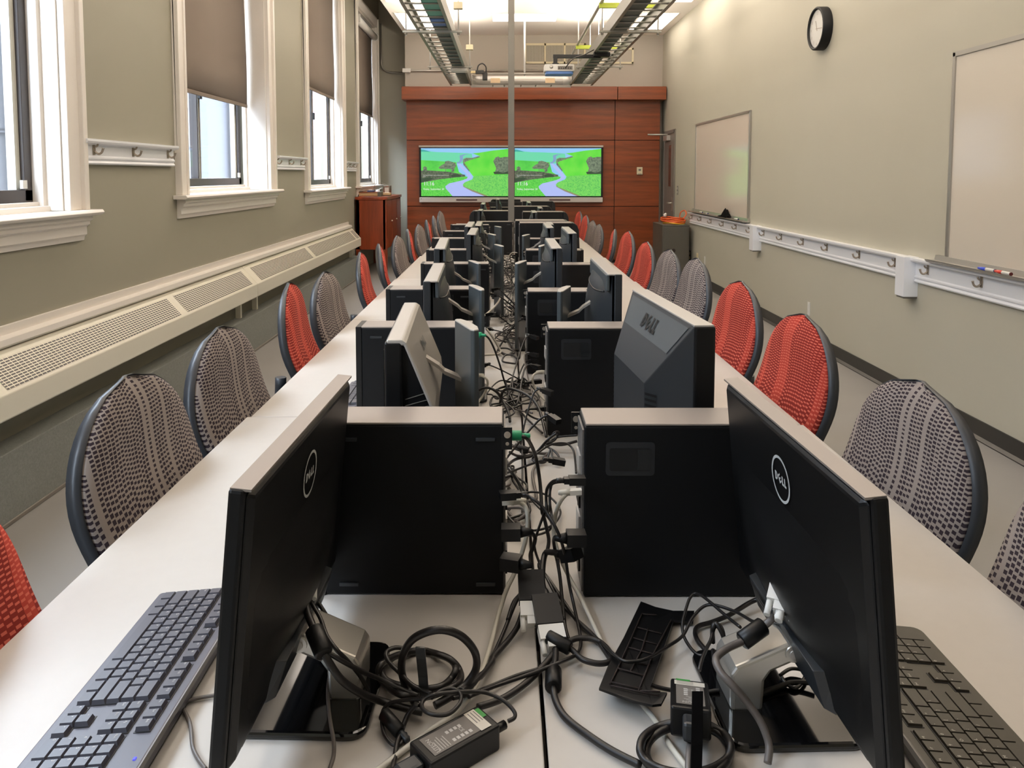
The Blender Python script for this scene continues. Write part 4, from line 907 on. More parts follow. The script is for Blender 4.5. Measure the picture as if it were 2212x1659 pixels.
# ================================================================== CABLES
def cable(label, pts, r, m='cable', group=None, smooth=True, plugs=(), n=7, ferr=None, name='cable', closed=False):
    p = smooth_path(pts, 7, closed) if smooth else [Vector(q) for q in pts]
    p = [Vector((q.x, q.y, max(q.z, T + r * .9))) for q in p]
    mb = MB(); mb.tube(p, r, m, n, closed); o = mb.build(name); tag(o, label, 'cable', group)
    for kind, end in plugs: plug(o, p, kind, end)
    if ferr is not None:
        i = int(ferr * (len(p) - 1)); c = p[i]; d = (p[min(i + 2, len(p) - 1)] - p[max(i - 2, 0)]).normalized(); k = max(.0085, r * 2.4)
        mb = MB(); mb.tube([c - d * .019, c - d * .017, c + d * .017, c + d * .019], [k * .8, k, k, k * .8], 'black', 16); mb.build('ferrite_bead', o)
    return o
def plug(o, p, kind, end):
    c, q = (p[0], p[min(2, len(p) - 1)]) if end == 0 else (p[-1], p[max(-3, -len(p))])
    d = (q - c).normalized(); u = d.cross(Vector((0, 0, 1)));  u = u.normalized() if u.length > .01 else Vector((1, 0, 0)); v = u.cross(d)
    mx = Matrix((( d.x, u.x, v.x, c.x), (d.y, u.y, v.y, c.y), (d.z, u.z, v.z, c.z), (0, 0, 0, 1)))
    mb = MB()
    if kind == 'usb': mb.bx(-.008, .018, -.008, .008, -.006, .006, 'black', mx); mb.bx(.018, .026, -.006, .006, -.0045, .0045, 'black', mx); mb.tube([mx @ Vector((.026 + .003 * k, 0, 0)) for k in range(5)], [.005, .004, .005, .004, .004], 'cable', 8); nm = 'plug'
    elif kind == 'green': mb.tube([mx @ Vector((x, 0, 0)) for x in (0, .006, .0065, .03, .031)], [.007, .007, .0088, .0088, .006], 'green', 14); mb.tube([mx @ Vector((.031 + .003 * k, 0, 0)) for k in range(6)], [.005, .0038, .005, .0038, .0045, .003], 'green', 10); nm = 'plug'
    elif kind == 'eth': mb.bx(-.004, .016, -.006, .006, -.004, .004, 'label', mx); mb.tube([mx @ Vector((x, 0, 0)) for x in (.016, .03, .036)], [.006, .005, .0035], 'cabwh', 10); nm = 'plug'
    elif kind == 'power': mb.bx(-.004, .026, -.012, .012, -.010, .010, 'black', mx); mb.tube([mx @ Vector((x, 0, 0)) for x in (.026, .034, .046)], [.009, .007, .004], 'black', 10); nm = 'plug'
    elif kind == 'dvi':
        mb.bx(.0, .022, -.019, .019, -.008, .008, 'white', mx); mb.bx(.02, .034, -.009, .009, -.007, .007, 'white', mx)
        for s in (-1, 1): mb.tube([mx @ Vector((x, s * .0155, 0)) for x in (.016, .042)], .0042, 'white', 8)
        mb.tube([mx @ Vector((.034 + .003 * k, 0, 0)) for k in range(5)], [.0065, .0055, .0065, .0055, .005], 'white', 10); nm = 'plug'
    elif kind == 'adapter':
        mb.bx(-.05, -.001, -.02, .02, -.009, .009, 'black', mx); mb.bx(.0, .022, -.019, .019, -.008, .008, 'white', mx); mb.bx(.02, .034, -.009, .009, -.007, .007, 'white', mx)
        for s in (-1, 1): mb.tube([mx @ Vector((x, s * .0155, 0)) for x in (.016, .042)], .0042, 'white', 8)
        nm = 'plug'
    elif kind == 'barrel': mb.tube([mx @ Vector((x, 0, 0)) for x in (-.002, 0, .032, .034)], [.006, .0085, .0085, .006], 'black', 14); mb.tube([mx @ Vector((.034 + .003 * k, 0, 0)) for k in range(6)], [.0055, .0042, .0055, .0042, .005, .003], 'dgrey', 10); nm = 'plug'
    mb.build(nm, o)
cable('white network cable from the nearest window side tower running to the near edge', K('A', [(1062, 92, .165), (1150, 95, .165), (1195, 150, .155), (1190, 300, .11), (1130, 490, .055), (1070, 620, .03), (1020, 780, .012), (975, 950, .012), (900, 1160, .018), (790, 1320, .008), (650, 1420, .006), (480, 1545, .006), (330, 1659, .006), (200, 1740, .006)]), .0037, 'cabwh', plugs=[('eth', 0)])
cable('white network cable from the nearest whiteboard side tower, passing under the ribbed cover', K('A', [(1505, 32, .175), (1430, 45, .17), (1375, 120, .15), (1352, 250, .1), (1370, 370, .07), (1440, 530, .03), (1500, 640, .018), (1560, 760, .012), (1640, 930, .006), (1730, 1090, .005), (1830, 1230, .005), (1960, 1395, .005), (2040, 1530, .005), (2130, 1650, .005), (2200, 1740, .005)]), .0037, 'cabwh', plugs=[('eth', 0)])
cable('thin black cable with a stepped plug from the nearest window side tower', K('A', [(1062, 55, .185), (1170, 50, .185), (1230, 75, .185), (1300, 140, .17), (1380, 280, .14), (1420, 420, .09), (1440, 560, .05), (1470, 700, .022), (1508, 880, .008), (1505, 960, .008), (1470, 1000, .016), (1380, 1040, .022), (1200, 1110, .016), (1000, 1180, .02), (850, 1240, .03)]), .0027, plugs=[('usb', 0)])
cable('black audio cable with a bright green plug in the nearest window side tower', K('B', [(562, 572, .245), (700, 575, .245), (800, 585, .245), (870, 615, .24), (940, 720, .215), (990, 850, .19), (1030, 1050, .16), (1060, 1300, .13), (1080, 1600, .10)]) + K('A', [(1290, 170, .09), (1310, 250, .07), (1322, 330, .05), (1300, 420, .03), (1265, 470, .02), (1330, 560, .012), (1480, 780, .008), (1600, 900, .008), (1690, 1030, .008)]), .0034, plugs=[('green', 0)])
cable('thin black cable from a plug in the nearest whiteboard side tower, outer of a pair', K('B', [(1600, 1185, .215), (1440, 1185, .215), (1330, 1180, .212), (1230, 1200, .205), (1150, 1300, .19), (1135, 1450, .17), (1155, 1650, .145)]) + K('A', [(1330, 120, .11), (1360, 320, .075), (1390, 560, .035), (1412, 760, .012), (1420, 830, .008), (1440, 900, .006)]), .0026, plugs=[('usb', 0)])
cable('thin black cable looping across the ribbed cover to the whiteboard side monitor', K('B', [(1590, 1200, .205), (1260, 1215, .20), (1195, 1300, .185), (1185, 1450, .17), (1190, 1600, .15)]) + K('A', [(1310, 130, .115), (1250, 290, .07), (1240, 370, .045), (1290, 500, .02), (1400, 700, .008), (1540, 830, .006), (1640, 930, .008)]) + K('F', [(170, 560, .012), (250, 640, .022), (370, 735, .0285), (500, 745, .0285), (640, 705, .028), (800, 610, .022), (950, 500, .022), (1050, 320, .035), (1200, 205, .045), (1450, 270, .055), (1640, 370, .075), (1820, 365, .10), (1930, 385, .11)]), .0024)
cable('black monitor cable with a ferrite bead and white plug near the table seam, looping right', K('A', [(1225, 690, .045), (1232, 760, .035), (1262, 830, .025), (1330, 890, .024), (1400, 930, .02), (1460, 965, .016), (1520, 1020, .016), (1620, 1045, .014), (1690, 1025, .012), (1670, 960, .01), (1600, 905, .01), (1500, 895, .01), (1440, 915, .008)]), .0042, plugs=[('adapter', 0)], ferr=.31)
cable('thick black cable with a ferrite bead running from the white plug to the lower right', K('A', [(1330, 830, .03), (1345, 900, .022), (1362, 960, .016), (1362, 1020, .014), (1352, 1090, .012), (1350, 1170, .012), (1362, 1260, .008), (1420, 1360, .007), (1560, 1470, .007), (1700, 1560, .007), (1860, 1640, .01)]), .0048, plugs=[('adapter', 0)], ferr=.47)
cable('thick black cable rising from the second white plug to the towers', K('A', [(1318, 800, .022), (1310, 640, .03), (1290, 600, .034), (1283, 520, .045), (1300, 400, .06), (1350, 390, .075), (1420, 400, .09), (1480, 395, .10)]), .0052, plugs=[('power', 1)])
cable('black cable sweeping from the coiled bundle under the ferrite bead', K('A', [(905, 1300, .016), (1050, 1250, .012), (1180, 1165, .01), (1290, 1060, .01), (1350, 985, .012)]), .0046)
cable('black power cable crossing in front of the nearest window side tower, upper', K('A', [(1165, 615, .03), (1120, 700, .018), (1080, 800, .01), (1030, 920, .008), (985, 1010, .01), (870, 1150, .02), (800, 1200, .03)]), .0032)
cable('black power cable crossing in front of the nearest window side tower, lower', K('A', [(1172, 730, .025), (1135, 830, .014), (1080, 910, .01), (1000, 1000, .01), (985, 1040, .012), (900, 1140, .02), (810, 1210, .03)]), .0044)
cable('black plug and cable low on the back of the nearest window side tower', K('D', [(560, 840, .10), (640, 850, .10), (720, 850, .10), (800, 900, .085), (860, 1000, .06), (800, 1250, .03), (690, 1400, .02), (610, 1640, .012)]), .003, plugs=[('power', 0)])
cable('black plug and cable midway on the back of the nearest window side tower', K('D', [(560, 440, .14), (700, 440, .14), (830, 450, .138), (930, 445, .13), (985, 520, .115), (960, 640, .10), (920, 760, .08), (940, 900, .05)]), .0034, plugs=[('power', 0)])
cable('black power plug and cable low on the back of the nearest whiteboard side tower', K('D', [(1640, 520, .13), (1500, 520, .13), (1400, 515, .128), (1290, 500, .122), (1240, 540, .11), (1260, 700, .07), (1300, 900, .04), (1330, 1100, .02), (1380, 1640, .01)]), .003, plugs=[('power', 0)])
# coils of the window side bundle
cx_, cy_ = 640, 600
for j, (rx, ry, dx, dy, h, r) in enumerate(((430, 225, 10, 20, .009, .0045), (400, 205, -10, -5, .018, .0045), (445, 240, 0, 35, .026, .0045))):
    pts = [(cx_ + dx + rx * math.cos(2 * PI * i / 12 + j) * (1 + .05 * math.sin(i * 2.1 + j)), cy_ + dy + ry * math.sin(2 * PI * i / 12 + j) * (1 + .05 * math.cos(i * 1.7)), h + .008 * math.sin(i * 1.9 + j)) for i in range(12)]
    cable('%s turn of the thick black coil behind the window side power adapter' % ['lowest', 'middle', 'uppermost'][j], K('E', pts), r, 'cable', 'coiled power lead, window side', closed=True)
cable('big upright loop of thick black cable standing over the coil', K('E', [(620, 1000, .015), (520, 830, .02), (465, 700, .035), (440, 560, .055), (470, 390, .085), (600, 230, .11), (850, 150, .125), (1080, 215, .11), (1235, 390, .08), (1255, 560, .05), (1150, 740, .03), (1000, 860, .025), (800, 980, .02)]), .0052)
cable('thin black loop and lead running to the adapter with green tape, window side', K('E', [(760, 900, .045), (880, 815, .05), (1000, 795, .05), (1085, 860, .05), (1070, 960, .048), (950, 1070, .045), (780, 1075, .045), (670, 1010, .045), (680, 920, .045), (800, 860, .05), (1050, 830, .05), (1250, 825, .045), (1400, 850, .04), (1560, 930, .035), (1665, 1040, .028), (1670, 1110, .024), (1600, 1150, .022)]), .0026)
cable('thin black lead ending in a long barrel connector beside the monitor base', K('E', [(250, 1070, .018), (330, 1160, .014), (410, 1250, .008), (450, 1320, .006), (430, 1395, .006), (340, 1400, .006), (250, 1280, .008), (225, 1080, .014), (300, 960, .025), (480, 920, .035), (700, 905, .045)]), .0024, plugs=[('barrel', 0)])
cable('black lead dropping from the bundle to the bottom edge, window side', K('E', [(600, 960, .035), (510, 1080, .02), (440, 1250, .01), (390, 1400, .008), (365, 1560, .006), (340, 1680, .006)]), .0034)
cable('thin black arc at the left of the coil, window side', K('E', [(760, 850, .04), (560, 760, .04), (420, 620, .045), (300, 500, .05), (275, 400, .055), (370, 350, .055), (490, 360, .05)]), .003)
cable('thin black cable crossing the table seam from the coil', K('E', [(1000, 900, .03), (1200, 850, .02), (1400, 770, .01), (1700, 650, .006), (2000, 560, .006)]) + K('A', [(1380, 1040, .008), (1470, 1000, .01)]), .0027)
p0 = K('E', [(645, 335, .10), (655, 450, .085), (675, 650, .055), (690, 860, .03)]); d = Vector((.006, 0, 0))
mb = MB(); q = [x for p in p0 for x in (p - d, p + d)]; mb.add(q, [(2 * i, 2 * i + 1, 2 * i + 3, 2 * i + 2) for i in range(3)], 'dgrey'); o = mb.build('cable_tie'); md = o.modifiers.new('Solidify', 'SOLIDIFY'); md.thickness = .003; tag(o, 'flat black ribbed cable tie standing up from the window side coil', 'cable tie')
# left monitor leads
cable('thick black video cable with a ferrite bead hanging from the window side near monitor', K('I', [(172, 340, .15), (172, 430, .142), (200, 600, .134), (250, 730, .128), (290, 830, .12), (340, 930, .106), (430, 1060, .08), (560, 1150, .05), (700, 1205, .026), (850, 1250, .016), (980, 1280, .012)]), .0048, plugs=[('dvi', 0)], ferr=.38)
cable('thin black power lead from the window side near monitor passing over its silver neck', K('I', [(195, 470, .135), (240, 560, .126), (290, 650, .118), (330, 760, .11), (400, 860, .10), (470, 930, .08), (560, 1040, .045), (610, 1130, .022)]), .0028)
cable('second thin black lead behind the silver neck of the window side near monitor', K('I', [(200, 480, .115), (260, 520, .10), (320, 610, .085), (370, 700, .06), (400, 800, .03)]), .003)
cable('black lead from the near monitor ferrite toward the coil, window side', K('I', [(330, 870, .115), (430, 930, .10), (560, 1000, .07), (700, 1060, .045), (830, 1120, .034), (950, 1170, .028)]), .003)
cable('thin grey cable running down over the window side monitor base', K('I', [(352, 1030, .03), (340, 1140, .018), (345, 1250, .014), (362, 1380, .014), (380, 1480, .014), (378, 1580, .004), (350, 1670, .003), (340, 1720, .003)]), .0026, 'cabgr')
cable('thin grey keyboard cable curling out behind the window side keyboard', K('J', [(1850, 1050, .004), (1775, 1056, .004), (1600, 1090, .004), (1482, 1148, .005), (1535, 1180, .004), (1590, 1300, .004), (1610, 1480, .004), (1660, 1590, .004), (1720, 1670, .004)]), .0025, 'cabgr')
# right monitor leads
cable('thick grey black video cable with a ferrite bead draped over the whiteboard side monitor neck', K('F', [(1930, 60, .155), (1900, 180, .145), (1840, 300, .13), (1740, 400, .115), (1620, 480, .105), (1530, 550, .10), (1380, 620, .10), (1280, 700, .10), (1270, 760, .10), (1320, 860, .095), (1440, 990, .085), (1560, 1130, .065), (1680, 1300, .045), (1750, 1460, .03), (1775, 1580, .02), (1760, 1720, .01)]), .0048, 'cabgr', plugs=[('dvi', 0)], ferr=.27)
cable('thin black loop standing beside the whiteboard side monitor', K('F', [(1500, 420, .075), (1350, 300, .06), (1200, 170, .055), (1090, 98, .05), (1025, 130, .045), (980, 250, .035), (948, 380, .025), (960, 500, .015), (1020, 610, .01), (1090, 680, .01), (1150, 688, .012)]), .0024)
cable('black cable bending around behind the whiteboard side monitor neck', K('F', [(1720, 135, .03), (1600, 180, .02), (1400, 300, .012), (1230, 370, .008), (1110, 405, .007), (1068, 460, .006), (1090, 540, .006), (1160, 630, .006), (1240, 720, .006), (1300, 780, .006)]), .0036)
cable('black lead rising from the propped power adapter on the whiteboard side', K('F', [(1108, 835, .055), (1130, 740, .06), (1180, 620, .06), (1220, 540, .06), (1250, 430, .065), (1300, 400, .065), (1340, 480, .06), (1340, 600, .05), (1290, 700, .04)]), .0026)
cable('black bunched lead tied beside the whiteboard side monitor neck', K('F', [(1240, 560, .03), (1235, 450, .065), (1262, 385, .075), (1310, 440, .07), (1350, 560, .055), (1320, 700, .035), (1260, 740, .02), (1240, 640, .02)]), .0034)
cable('black cables running across the whiteboard side monitor base', K('F', [(1640, 1080, .016), (1780, 1020, .016), (1950, 960, .016), (2080, 945, .018), (2212, 955, .02)]), .0034)
cable('thin black loop on the whiteboard side monitor base by the reflection', K('F', [(1880, 880, .016), (1990, 815, .018), (2120, 850, .018), (2080, 960, .016), (2010, 1000, .015), (1930, 950, .015), (1900, 900, .016)]), .0024)
cable('dark red black lead passing behind the propped adapter on the whiteboard side', K('F', [(620, 965, .02), (740, 1000, .015), (860, 1025, .012), (1000, 1060, .012), (1300, 1020, .014)]), .0028)
for j, (rx, ry, dx, dy, h) in enumerate(((390, 250, 0, 0, .007), (365, 235, 15, 18, .015), (400, 225, -8, -20, .022))):
    pts = [(618 + dx + rx * math.cos(2 * PI * i / 12 + j), 1500 + dy + ry * math.sin(2 * PI * i / 12 + j), h + .004 * math.sin(i * 2.3 + j)) for i in range(12)]
    cable('%s turn of the black coil below the propped power adapter' % ['lowest', 'middle', 'uppermost'][j], K('L', pts), .0048, 'cable', 'coiled power lead, whiteboard side', closed=True)
cable('grey lead coming straight down from the propped power adapter plug', K('L', [(640, 1380, .03), (648, 1450, .03), (640, 1560, .028), (636, 1680, .024), (636, 1740, .02)]), .004, 'cabgr')
p0 = K('L', [(715, 985, .105), (712, 1200, .085), (708, 1450, .06), (700, 1720, .03)]); d = Vector((.0062, 0, 0))
mb = MB(); q = [x for p in p0 for x in (p - d, p + d)]; mb.add(q, [(2 * i, 2 * i + 1, 2 * i + 3, 2 * i + 2) for i in range(3)], 'cloth'); o = mb.build('cable_tie'); md = o.modifiers.new('Solidify', 'SOLIDIFY'); md.thickness = .003; tag(o, 'flat black cable tie standing in front of the propped power adapter', 'cable tie')
# gap between first and second towers
cable('bunched thin black cable tied in loops near the third table joint, whiteboard side', K('B', [(1560, 570, .05), (1280, 600, .03), (1150, 680, .02), (1240, 540, .05), (1310, 530, .05), (1250, 640, .03), (1120, 700, .02), (1240, 780, .02), (1310, 870, .012), (1285, 965, .008), (1225, 880, .02), (1200, 760, .03), (1130, 930, .008), (1000, 935, .008), (950, 900, .008), (1000, 830, .02), (1200, 700, .03), (1400, 680, .03), (1500, 760, .02), (1530, 900, .01), (1545, 1085, .01)]), .0026)
cable('black cable curving along the table between the near pair of towers', K('B', [(590, 1000, .05), (680, 920, .03), (780, 880, .02), (920, 860, .012), (1050, 780, .012), (1130, 690, .02), (1350, 700, .02), (1560, 650, .03)]), .0036)
cable('second black cable along the table between the near pair of towers', K('B', [(640, 800, .05), (740, 850, .03), (860, 855, .016), (1000, 800, .012), (1150, 640, .04), (1280, 540, .06)]), .0032)
cable('grey cable with a long dark ferrite, behind the green plug', K('B', [(660, 720, .03), (760, 740, .02), (850, 770, .016), (920, 800, .012), (1080, 820, .008), (1160, 825, .008), (1090, 880, .008), (1000, 980, .008), (950, 1080, .008), (960, 1200, .008), (1000, 1380, .008), (980, 1460, .008), (800, 1470, .008)]), .0036, 'cabgr', ferr=.12)
cable('white network cable from the second whiteboard side tower crossing down to the first', K('G', [(1780, 935, .10), (1700, 940, .10), (1660, 980, .09), (1680, 1060, .06), (1760, 1160, .03), (1900, 1250, .02), (2030, 1335, .015)]), .0037, 'cabwh', plugs=[('eth', 0)])
cable('black cable hanging in a hook from a ribbed plug of the second whiteboard side tower', K('G', [(1785, 1225, .05), (1690, 1228, .05), (1620, 1235, .05), (1612, 1262, .03), (1700, 1310, .012), (1880, 1330, .012), (2030, 1375, .04)]), .003, plugs=[('usb', 0)])
cable('thick black cable arching over the seam by the second pair of towers', K('G', [(1400, 1200, .01), (1420, 1100, .06), (1470, 1070, .08), (1560, 1090, .08), (1660, 1150, .07), (1720, 1250, .05), (1770, 1450, .02)]), .0042)
cable('thick black cable arching out of the second window side tower', K('G', [(1150, 1210, .02), (1200, 1110, .06), (1290, 1060, .08), (1370, 1090, .07), (1420, 1160, .04), (1470, 1260, .02), (1480, 1330, .01)]), .0042)
cable('audio cable with a green plug in the second window side tower', K('G', [(1180, 638, .23), (1240, 642, .23), (1300, 655, .22), (1350, 740, .18), (1400, 880, .12), (1440, 1020, .06), (1500, 1160, .02), (1600, 1290, .01), (1740, 1420, .01)]), .003, plugs=[('green', 0)])
cable('white network cable draped from the second window side tower', K('G', [(1180, 965, .10), (1250, 965, .10), (1300, 1000, .09), (1290, 1080, .05), (1240, 1160, .02), (1195, 1215, .02)]), .0037, 'cabwh', plugs=[('eth', 0)])
cable('white network cable in a long loop above the second window side tower', K('G', [(1190, 800, .14), (1290, 800, .13), (1400, 785, .12), (1385, 730, .14), (1330, 640, .18), (1290, 590, .20)]), .0037, 'cabwh')
cable('white network cable leaning across the third window side tower', K('H', [(120, 1380, .10), (300, 1260, .10), (450, 1120, .10), (540, 1000, .10), (550, 920, .10), (480, 860, .10), (345, 850, .10)]), .0042, 'cabwh')
cable('white network cable by the third whiteboard side tower', K('H', [(790, 1659, .02), (870, 1560, .04), (960, 1500, .06), (1090, 1490, .06)]), .0037, 'cabwh')
cable('white network cable by the fourth whiteboard side tower', K('H', [(1085, 735, .06), (990, 610, .05), (935, 530, .06), (960, 475, .07), (1065, 465, .07)]), .0042, 'cabwh')
cable('audio cable with a green plug in the fourth whiteboard side tower', K('H', [(1180, 370, .19), (1100, 372, .19), (1030, 380, .18), (930, 480, .14), (860, 620, .08), (830, 800, .02), (815, 940, .01), (760, 1050, .01)]), .0034, plugs=[('green', 0)])
cable('white cable arching out beside the tall whiteboard side tower', K('H', [(900, 55, .12), (800, 55, .12), (745, 110, .09), (760, 200, .05), (830, 320, .02), (930, 400, .02)]), .0042, 'cabwh')
cable('white cable zigzagging by the fifth window side tower', K('H', [(440, 5, .14), (560, 70, .10), (650, 150, .05), (560, 195, .04), (430, 220, .05)]), .005, 'cabwh')
# random loops in the gap at each pair of towers
rnd = random.Random(11)
gaps = [(1.50, 2.05, 'first and second'), (2.2, 2.7, 'second and third'), (2.85, 3.5, 'third and fourth'), (3.7, 4.2, 'fourth and fifth'), (4.35, 4.95, 'fifth and sixth'), (5.1, 6.3, 'sixth and seventh')]
for gi, (ya, yb, nm) in enumerate(gaps):
    for j in range(5 if gi == 0 else 6):
        L0, R0 = -.09 + .012 * gi, .115 - .008 * gi; s = rnd.choice((-1, 1))
        x, y = (L0 if s < 0 else R0), rnd.uniform(ya, yb); z = rnd.uniform(.05, .16); pts = [Vector((x - s * -.0, y, T + z)), Vector((x - s * .04, y + rnd.uniform(-.03, .03), T + z * .95))]
        cxx, cyy = rnd.uniform(.0, .06), rnd.uniform(ya, yb); r0 = rnd.uniform(.03, .075); a0 = rnd.uniform(0, 6.28); k = rnd.randint(7, 13)
        for q in range(k): a = a0 + q * .95 * rnd.choice((1, 1, 1.2)); pts.append(Vector((cxx + r0 * math.cos(a) * rnd.uniform(.6, 1.1), cyy + 1.5 * r0 * math.sin(a) * rnd.uniform(.7, 1.2), T + .006 + abs(rnd.gauss(0, .016)))))
        pts.append(Vector((rnd.uniform(-.02, .08), rnd.uniform(ya, yb), T + .006)))
        pts = [Vector((min(R0, max(L0, p.x)), p.y, p.z)) for p in pts]
        m = 'cabgr' if j in (3, 7) else 'cable'
        cable('%s cable in the tangle between the %s pairs of towers' % ('thin grey' if m == 'cabgr' else 'thin black', nm), pts, rnd.choice((.0024, .0028, .0036)), m, 'cable tangle between the %s pairs of towers' % nm, plugs=[('usb', 0)], n=6)
# ================================================================== DISPLAYS
def grassmat(name, c1, c2, sc):
    m, nt, b = new_mat(name); e = NT(nt); tc = nt.nodes.new('ShaderNodeTexCoord'); f = e.noise(tc.outputs['Object'], sc, 5)
    f = e.m('MULTIPLY', e.m('SUBTRACT', f, .32), 2.8)
    b.inputs['Base Color'].default_value = (0, 0, 0, 1); nt.links.new(e.mix(f, rgb(*c1), rgb(*c2)), b.inputs['Emission Color']); b.inputs['Emission Strength'].default_value = ES
    b.inputs['Roughness'].default_value = .3
    return m
ES = 1.4
for k, c in {'d_sky': (150, 208, 255), 'd_far': (112, 226, 178), 'd_mid': (84, 212, 88), 'd_right': (104, 230, 64), 'd_hedge': (92, 104, 86), 'd_dark': (58, 80, 58), 'd_tree': (112, 130, 108), 'd_road': (184, 198, 255), 'd_roadf': (132, 168, 206), 'd_verge': (150, 146, 108), 'd_text': (255, 255, 255), 'd_hill2': (64, 176, 168)}.items():
    M[k] = emis(k.replace('d_', 'display '), c, ES); M[k].node_tree.nodes['Principled BSDF'].inputs['Roughness'].default_value = .3
M['d_gl'] = grassmat('display near grass left', (76, 196, 70), (118, 230, 90), 60); M['d_gr'] = grassmat('display near grass right', (88, 192, 92), (140, 236, 104), 64)
M['d_tree'] = grassmat('display trees', (84, 100, 84), (136, 152, 124), 34); M['d_hedge'] = grassmat('display hedge', (66, 84, 66), (116, 124, 100), 28)
M['d_mid2'] = grassmat('display field', (70, 200, 70), (110, 232, 90), 5); M['d_right2'] = grassmat('display right hill', (82, 216, 60), (120, 240, 76), 5)
PIC = [('d_far', [(105, 130), (250, 170), (450, 190), (800, 200), (1080, 212), (1250, 225), (1300, 450), (105, 450)]), ('d_hill2', [(105, 130), (170, 138), (330, 185), (105, 182)]),
  ('d_right2', [(1060, 450), (1120, 400), (1260, 345), (1450, 290), (1300, 235), (1250, 225), (1450, 200), (1700, 160), (2080, 118), (2080, 740), (1280, 740)]),
  ('d_mid2', [(105, 372), (500, 395), (900, 420), (960, 640), (1160, 770), (105, 740)]),
  ('d_hedge', [(105, 610), (180, 600), (500, 622), (760, 640), (1000, 690), (1100, 705), (1100, 745), (700, 790), (420, 835), (105, 885)]), ('d_dark', [(780, 715), (850, 685), (930, 690), (1010, 730), (1000, 750), (790, 762)]), ('d_dark', [(105, 790), (300, 760), (380, 800), (240, 850), (105, 880)]),
  ('d_tree', [(500, 545), (560, 490), (640, 450), (650, 400), (720, 388), (800, 410), (880, 440), (900, 500), (860, 560), (850, 640), (790, 640), (780, 575), (668, 570), (668, 640), (652, 640), (652, 572), (520, 570)]), ('d_tree', [(150, 540), (190, 510), (235, 540), (240, 610), (150, 610)]),
  ('d_tree', [(1735, 400), (1780, 315), (1850, 290), (1890, 320), (1990, 300), (2080, 300), (2080, 660), (1950, 690), (1760, 680), (1800, 560)]), ('d_dark', [(1735, 640), (1850, 630), (1950, 660), (2080, 620), (2080, 690), (1760, 692)]),
  ('d_tree', [(1050, 400), (1060, 350), (1120, 320), (1270, 322), (1400, 284), (1440, 288), (1430, 308), (1290, 350), (1150, 395), (1080, 430), (1200, 600), (1190, 630), (1060, 480)]),
  ('d_gl', [(105, 885), (500, 812), (900, 762), (1150, 745), (1160, 800), (760, 900), (655, 960), (660, 1010), (815, 1190), (105, 1190)]), ('d_gr', [(1045, 920), (1080, 880), (1260, 810), (1290, 735), (2080, 700), (2080, 1190), (1540, 1190), (1300, 1085), (1060, 985)]),
  ('d_verge', [(1050, 945), (1110, 990), (1300, 1060), (1620, 1190), (1500, 1190), (1240, 1080), (1060, 985)]),
  ('d_roadf', [(905, 430), (965, 405), (985, 360), (975, 270), (1090, 238), (1250, 232), (1110, 250), (1050, 285), (1055, 360), (1030, 405), (985, 445), (925, 450)]),
  ('d_road', [(925, 448), (980, 448), (1110, 570), (1262, 735), (1255, 785), (1090, 875), (1045, 925), (1055, 975), (1250, 1080), (1535, 1190), (812, 1190), (662, 1015), (653, 965), (735, 902), (1000, 842), (1135, 795), (1165, 755), (1105, 662), (1000, 555)])]
def display(x0, x1, label):
    z0, z1 = .99, 1.90; Yf = 12.67; t = thing('interactive_display', label, 'display', ((x0 + x1) / 2, Yf, z0), group='interactive displays on the panelling'); hx = (x1 - x0) / 2; h = z1 - z0
    mb = MB(); mb.bx(-hx + .004, hx - .004, .0, .075, .082, h - .02, 'black'); mb.build('bezel', t, .004)
    mb = MB(); mb.bx(-hx, hx, -.004, .075, h - .03, h, 'silver'); mb.build('top_bar', t, .003)
    mb = MB(); mb.bx(-hx + .006, hx - .006, -.03, .075, 0, .078, 'screenwhite'); mb.build('tray_bar', t, .005)
    mb = MB(); mb.prism(rrect(-.14, .2, .026, .05, .011), -.034, -.03, 'pen', 'y'); mb.build('pen_slot', t)
    mb = MB()
    for k in range(5): mb.bx(-hx + .03 + .024 * k, -hx + .042 + .024 * k, -.0312, -.0295, .014, .026, 'wboard')
    mb.bx(-hx + .03, -hx + .045, -.0312, -.0295, .05, .062, 'steel'); mb.build('button', t)
    sx0, sx1, sz0, sz1 = -hx + .035, hx - .035, .098, h - .045
    mp = lambda u, v: (sx0 + (u - 105) / 1975 * (sx1 - sx0), sz1 - (v - 105) / 1085 * (sz1 - sz0))
    mb = MB(); y = -.0015; mb.quad([(sx0, y, sz0), (sx1, y, sz0), (sx1, y, sz1), (sx0, y, sz1)], 'd_sky')
    for i, (m, P) in enumerate(PIC):
        yy = y - .0004 * (i + 1); mb.quad([(mp(u, v)[0], yy, mp(u, v)[1]) for u, v in P], m)
    yy = y - .0075
    for tx, s, u, v in (('11:16', .083, 155, 945), ('Friday, September 20', .040, 155, 1048), ('Press Ctrl+Alt+Delete or use the Windows Security button to', .0165, 148, 722), ('unlock', .0165, 148, 752)):
        p = mp(u, v); mb.text(tx, s, (p[0], yy, p[1]), (1, 0, 0), (0, 0, 1), 'd_text', squash=.96 if s > .03 else .98)
    mb.build('screen', t)
display(-1.375, .098, 'wide display left of the pole showing a country road and the time')
display(.128, 1.583, 'wide display right of the pole showing a country road and the time')

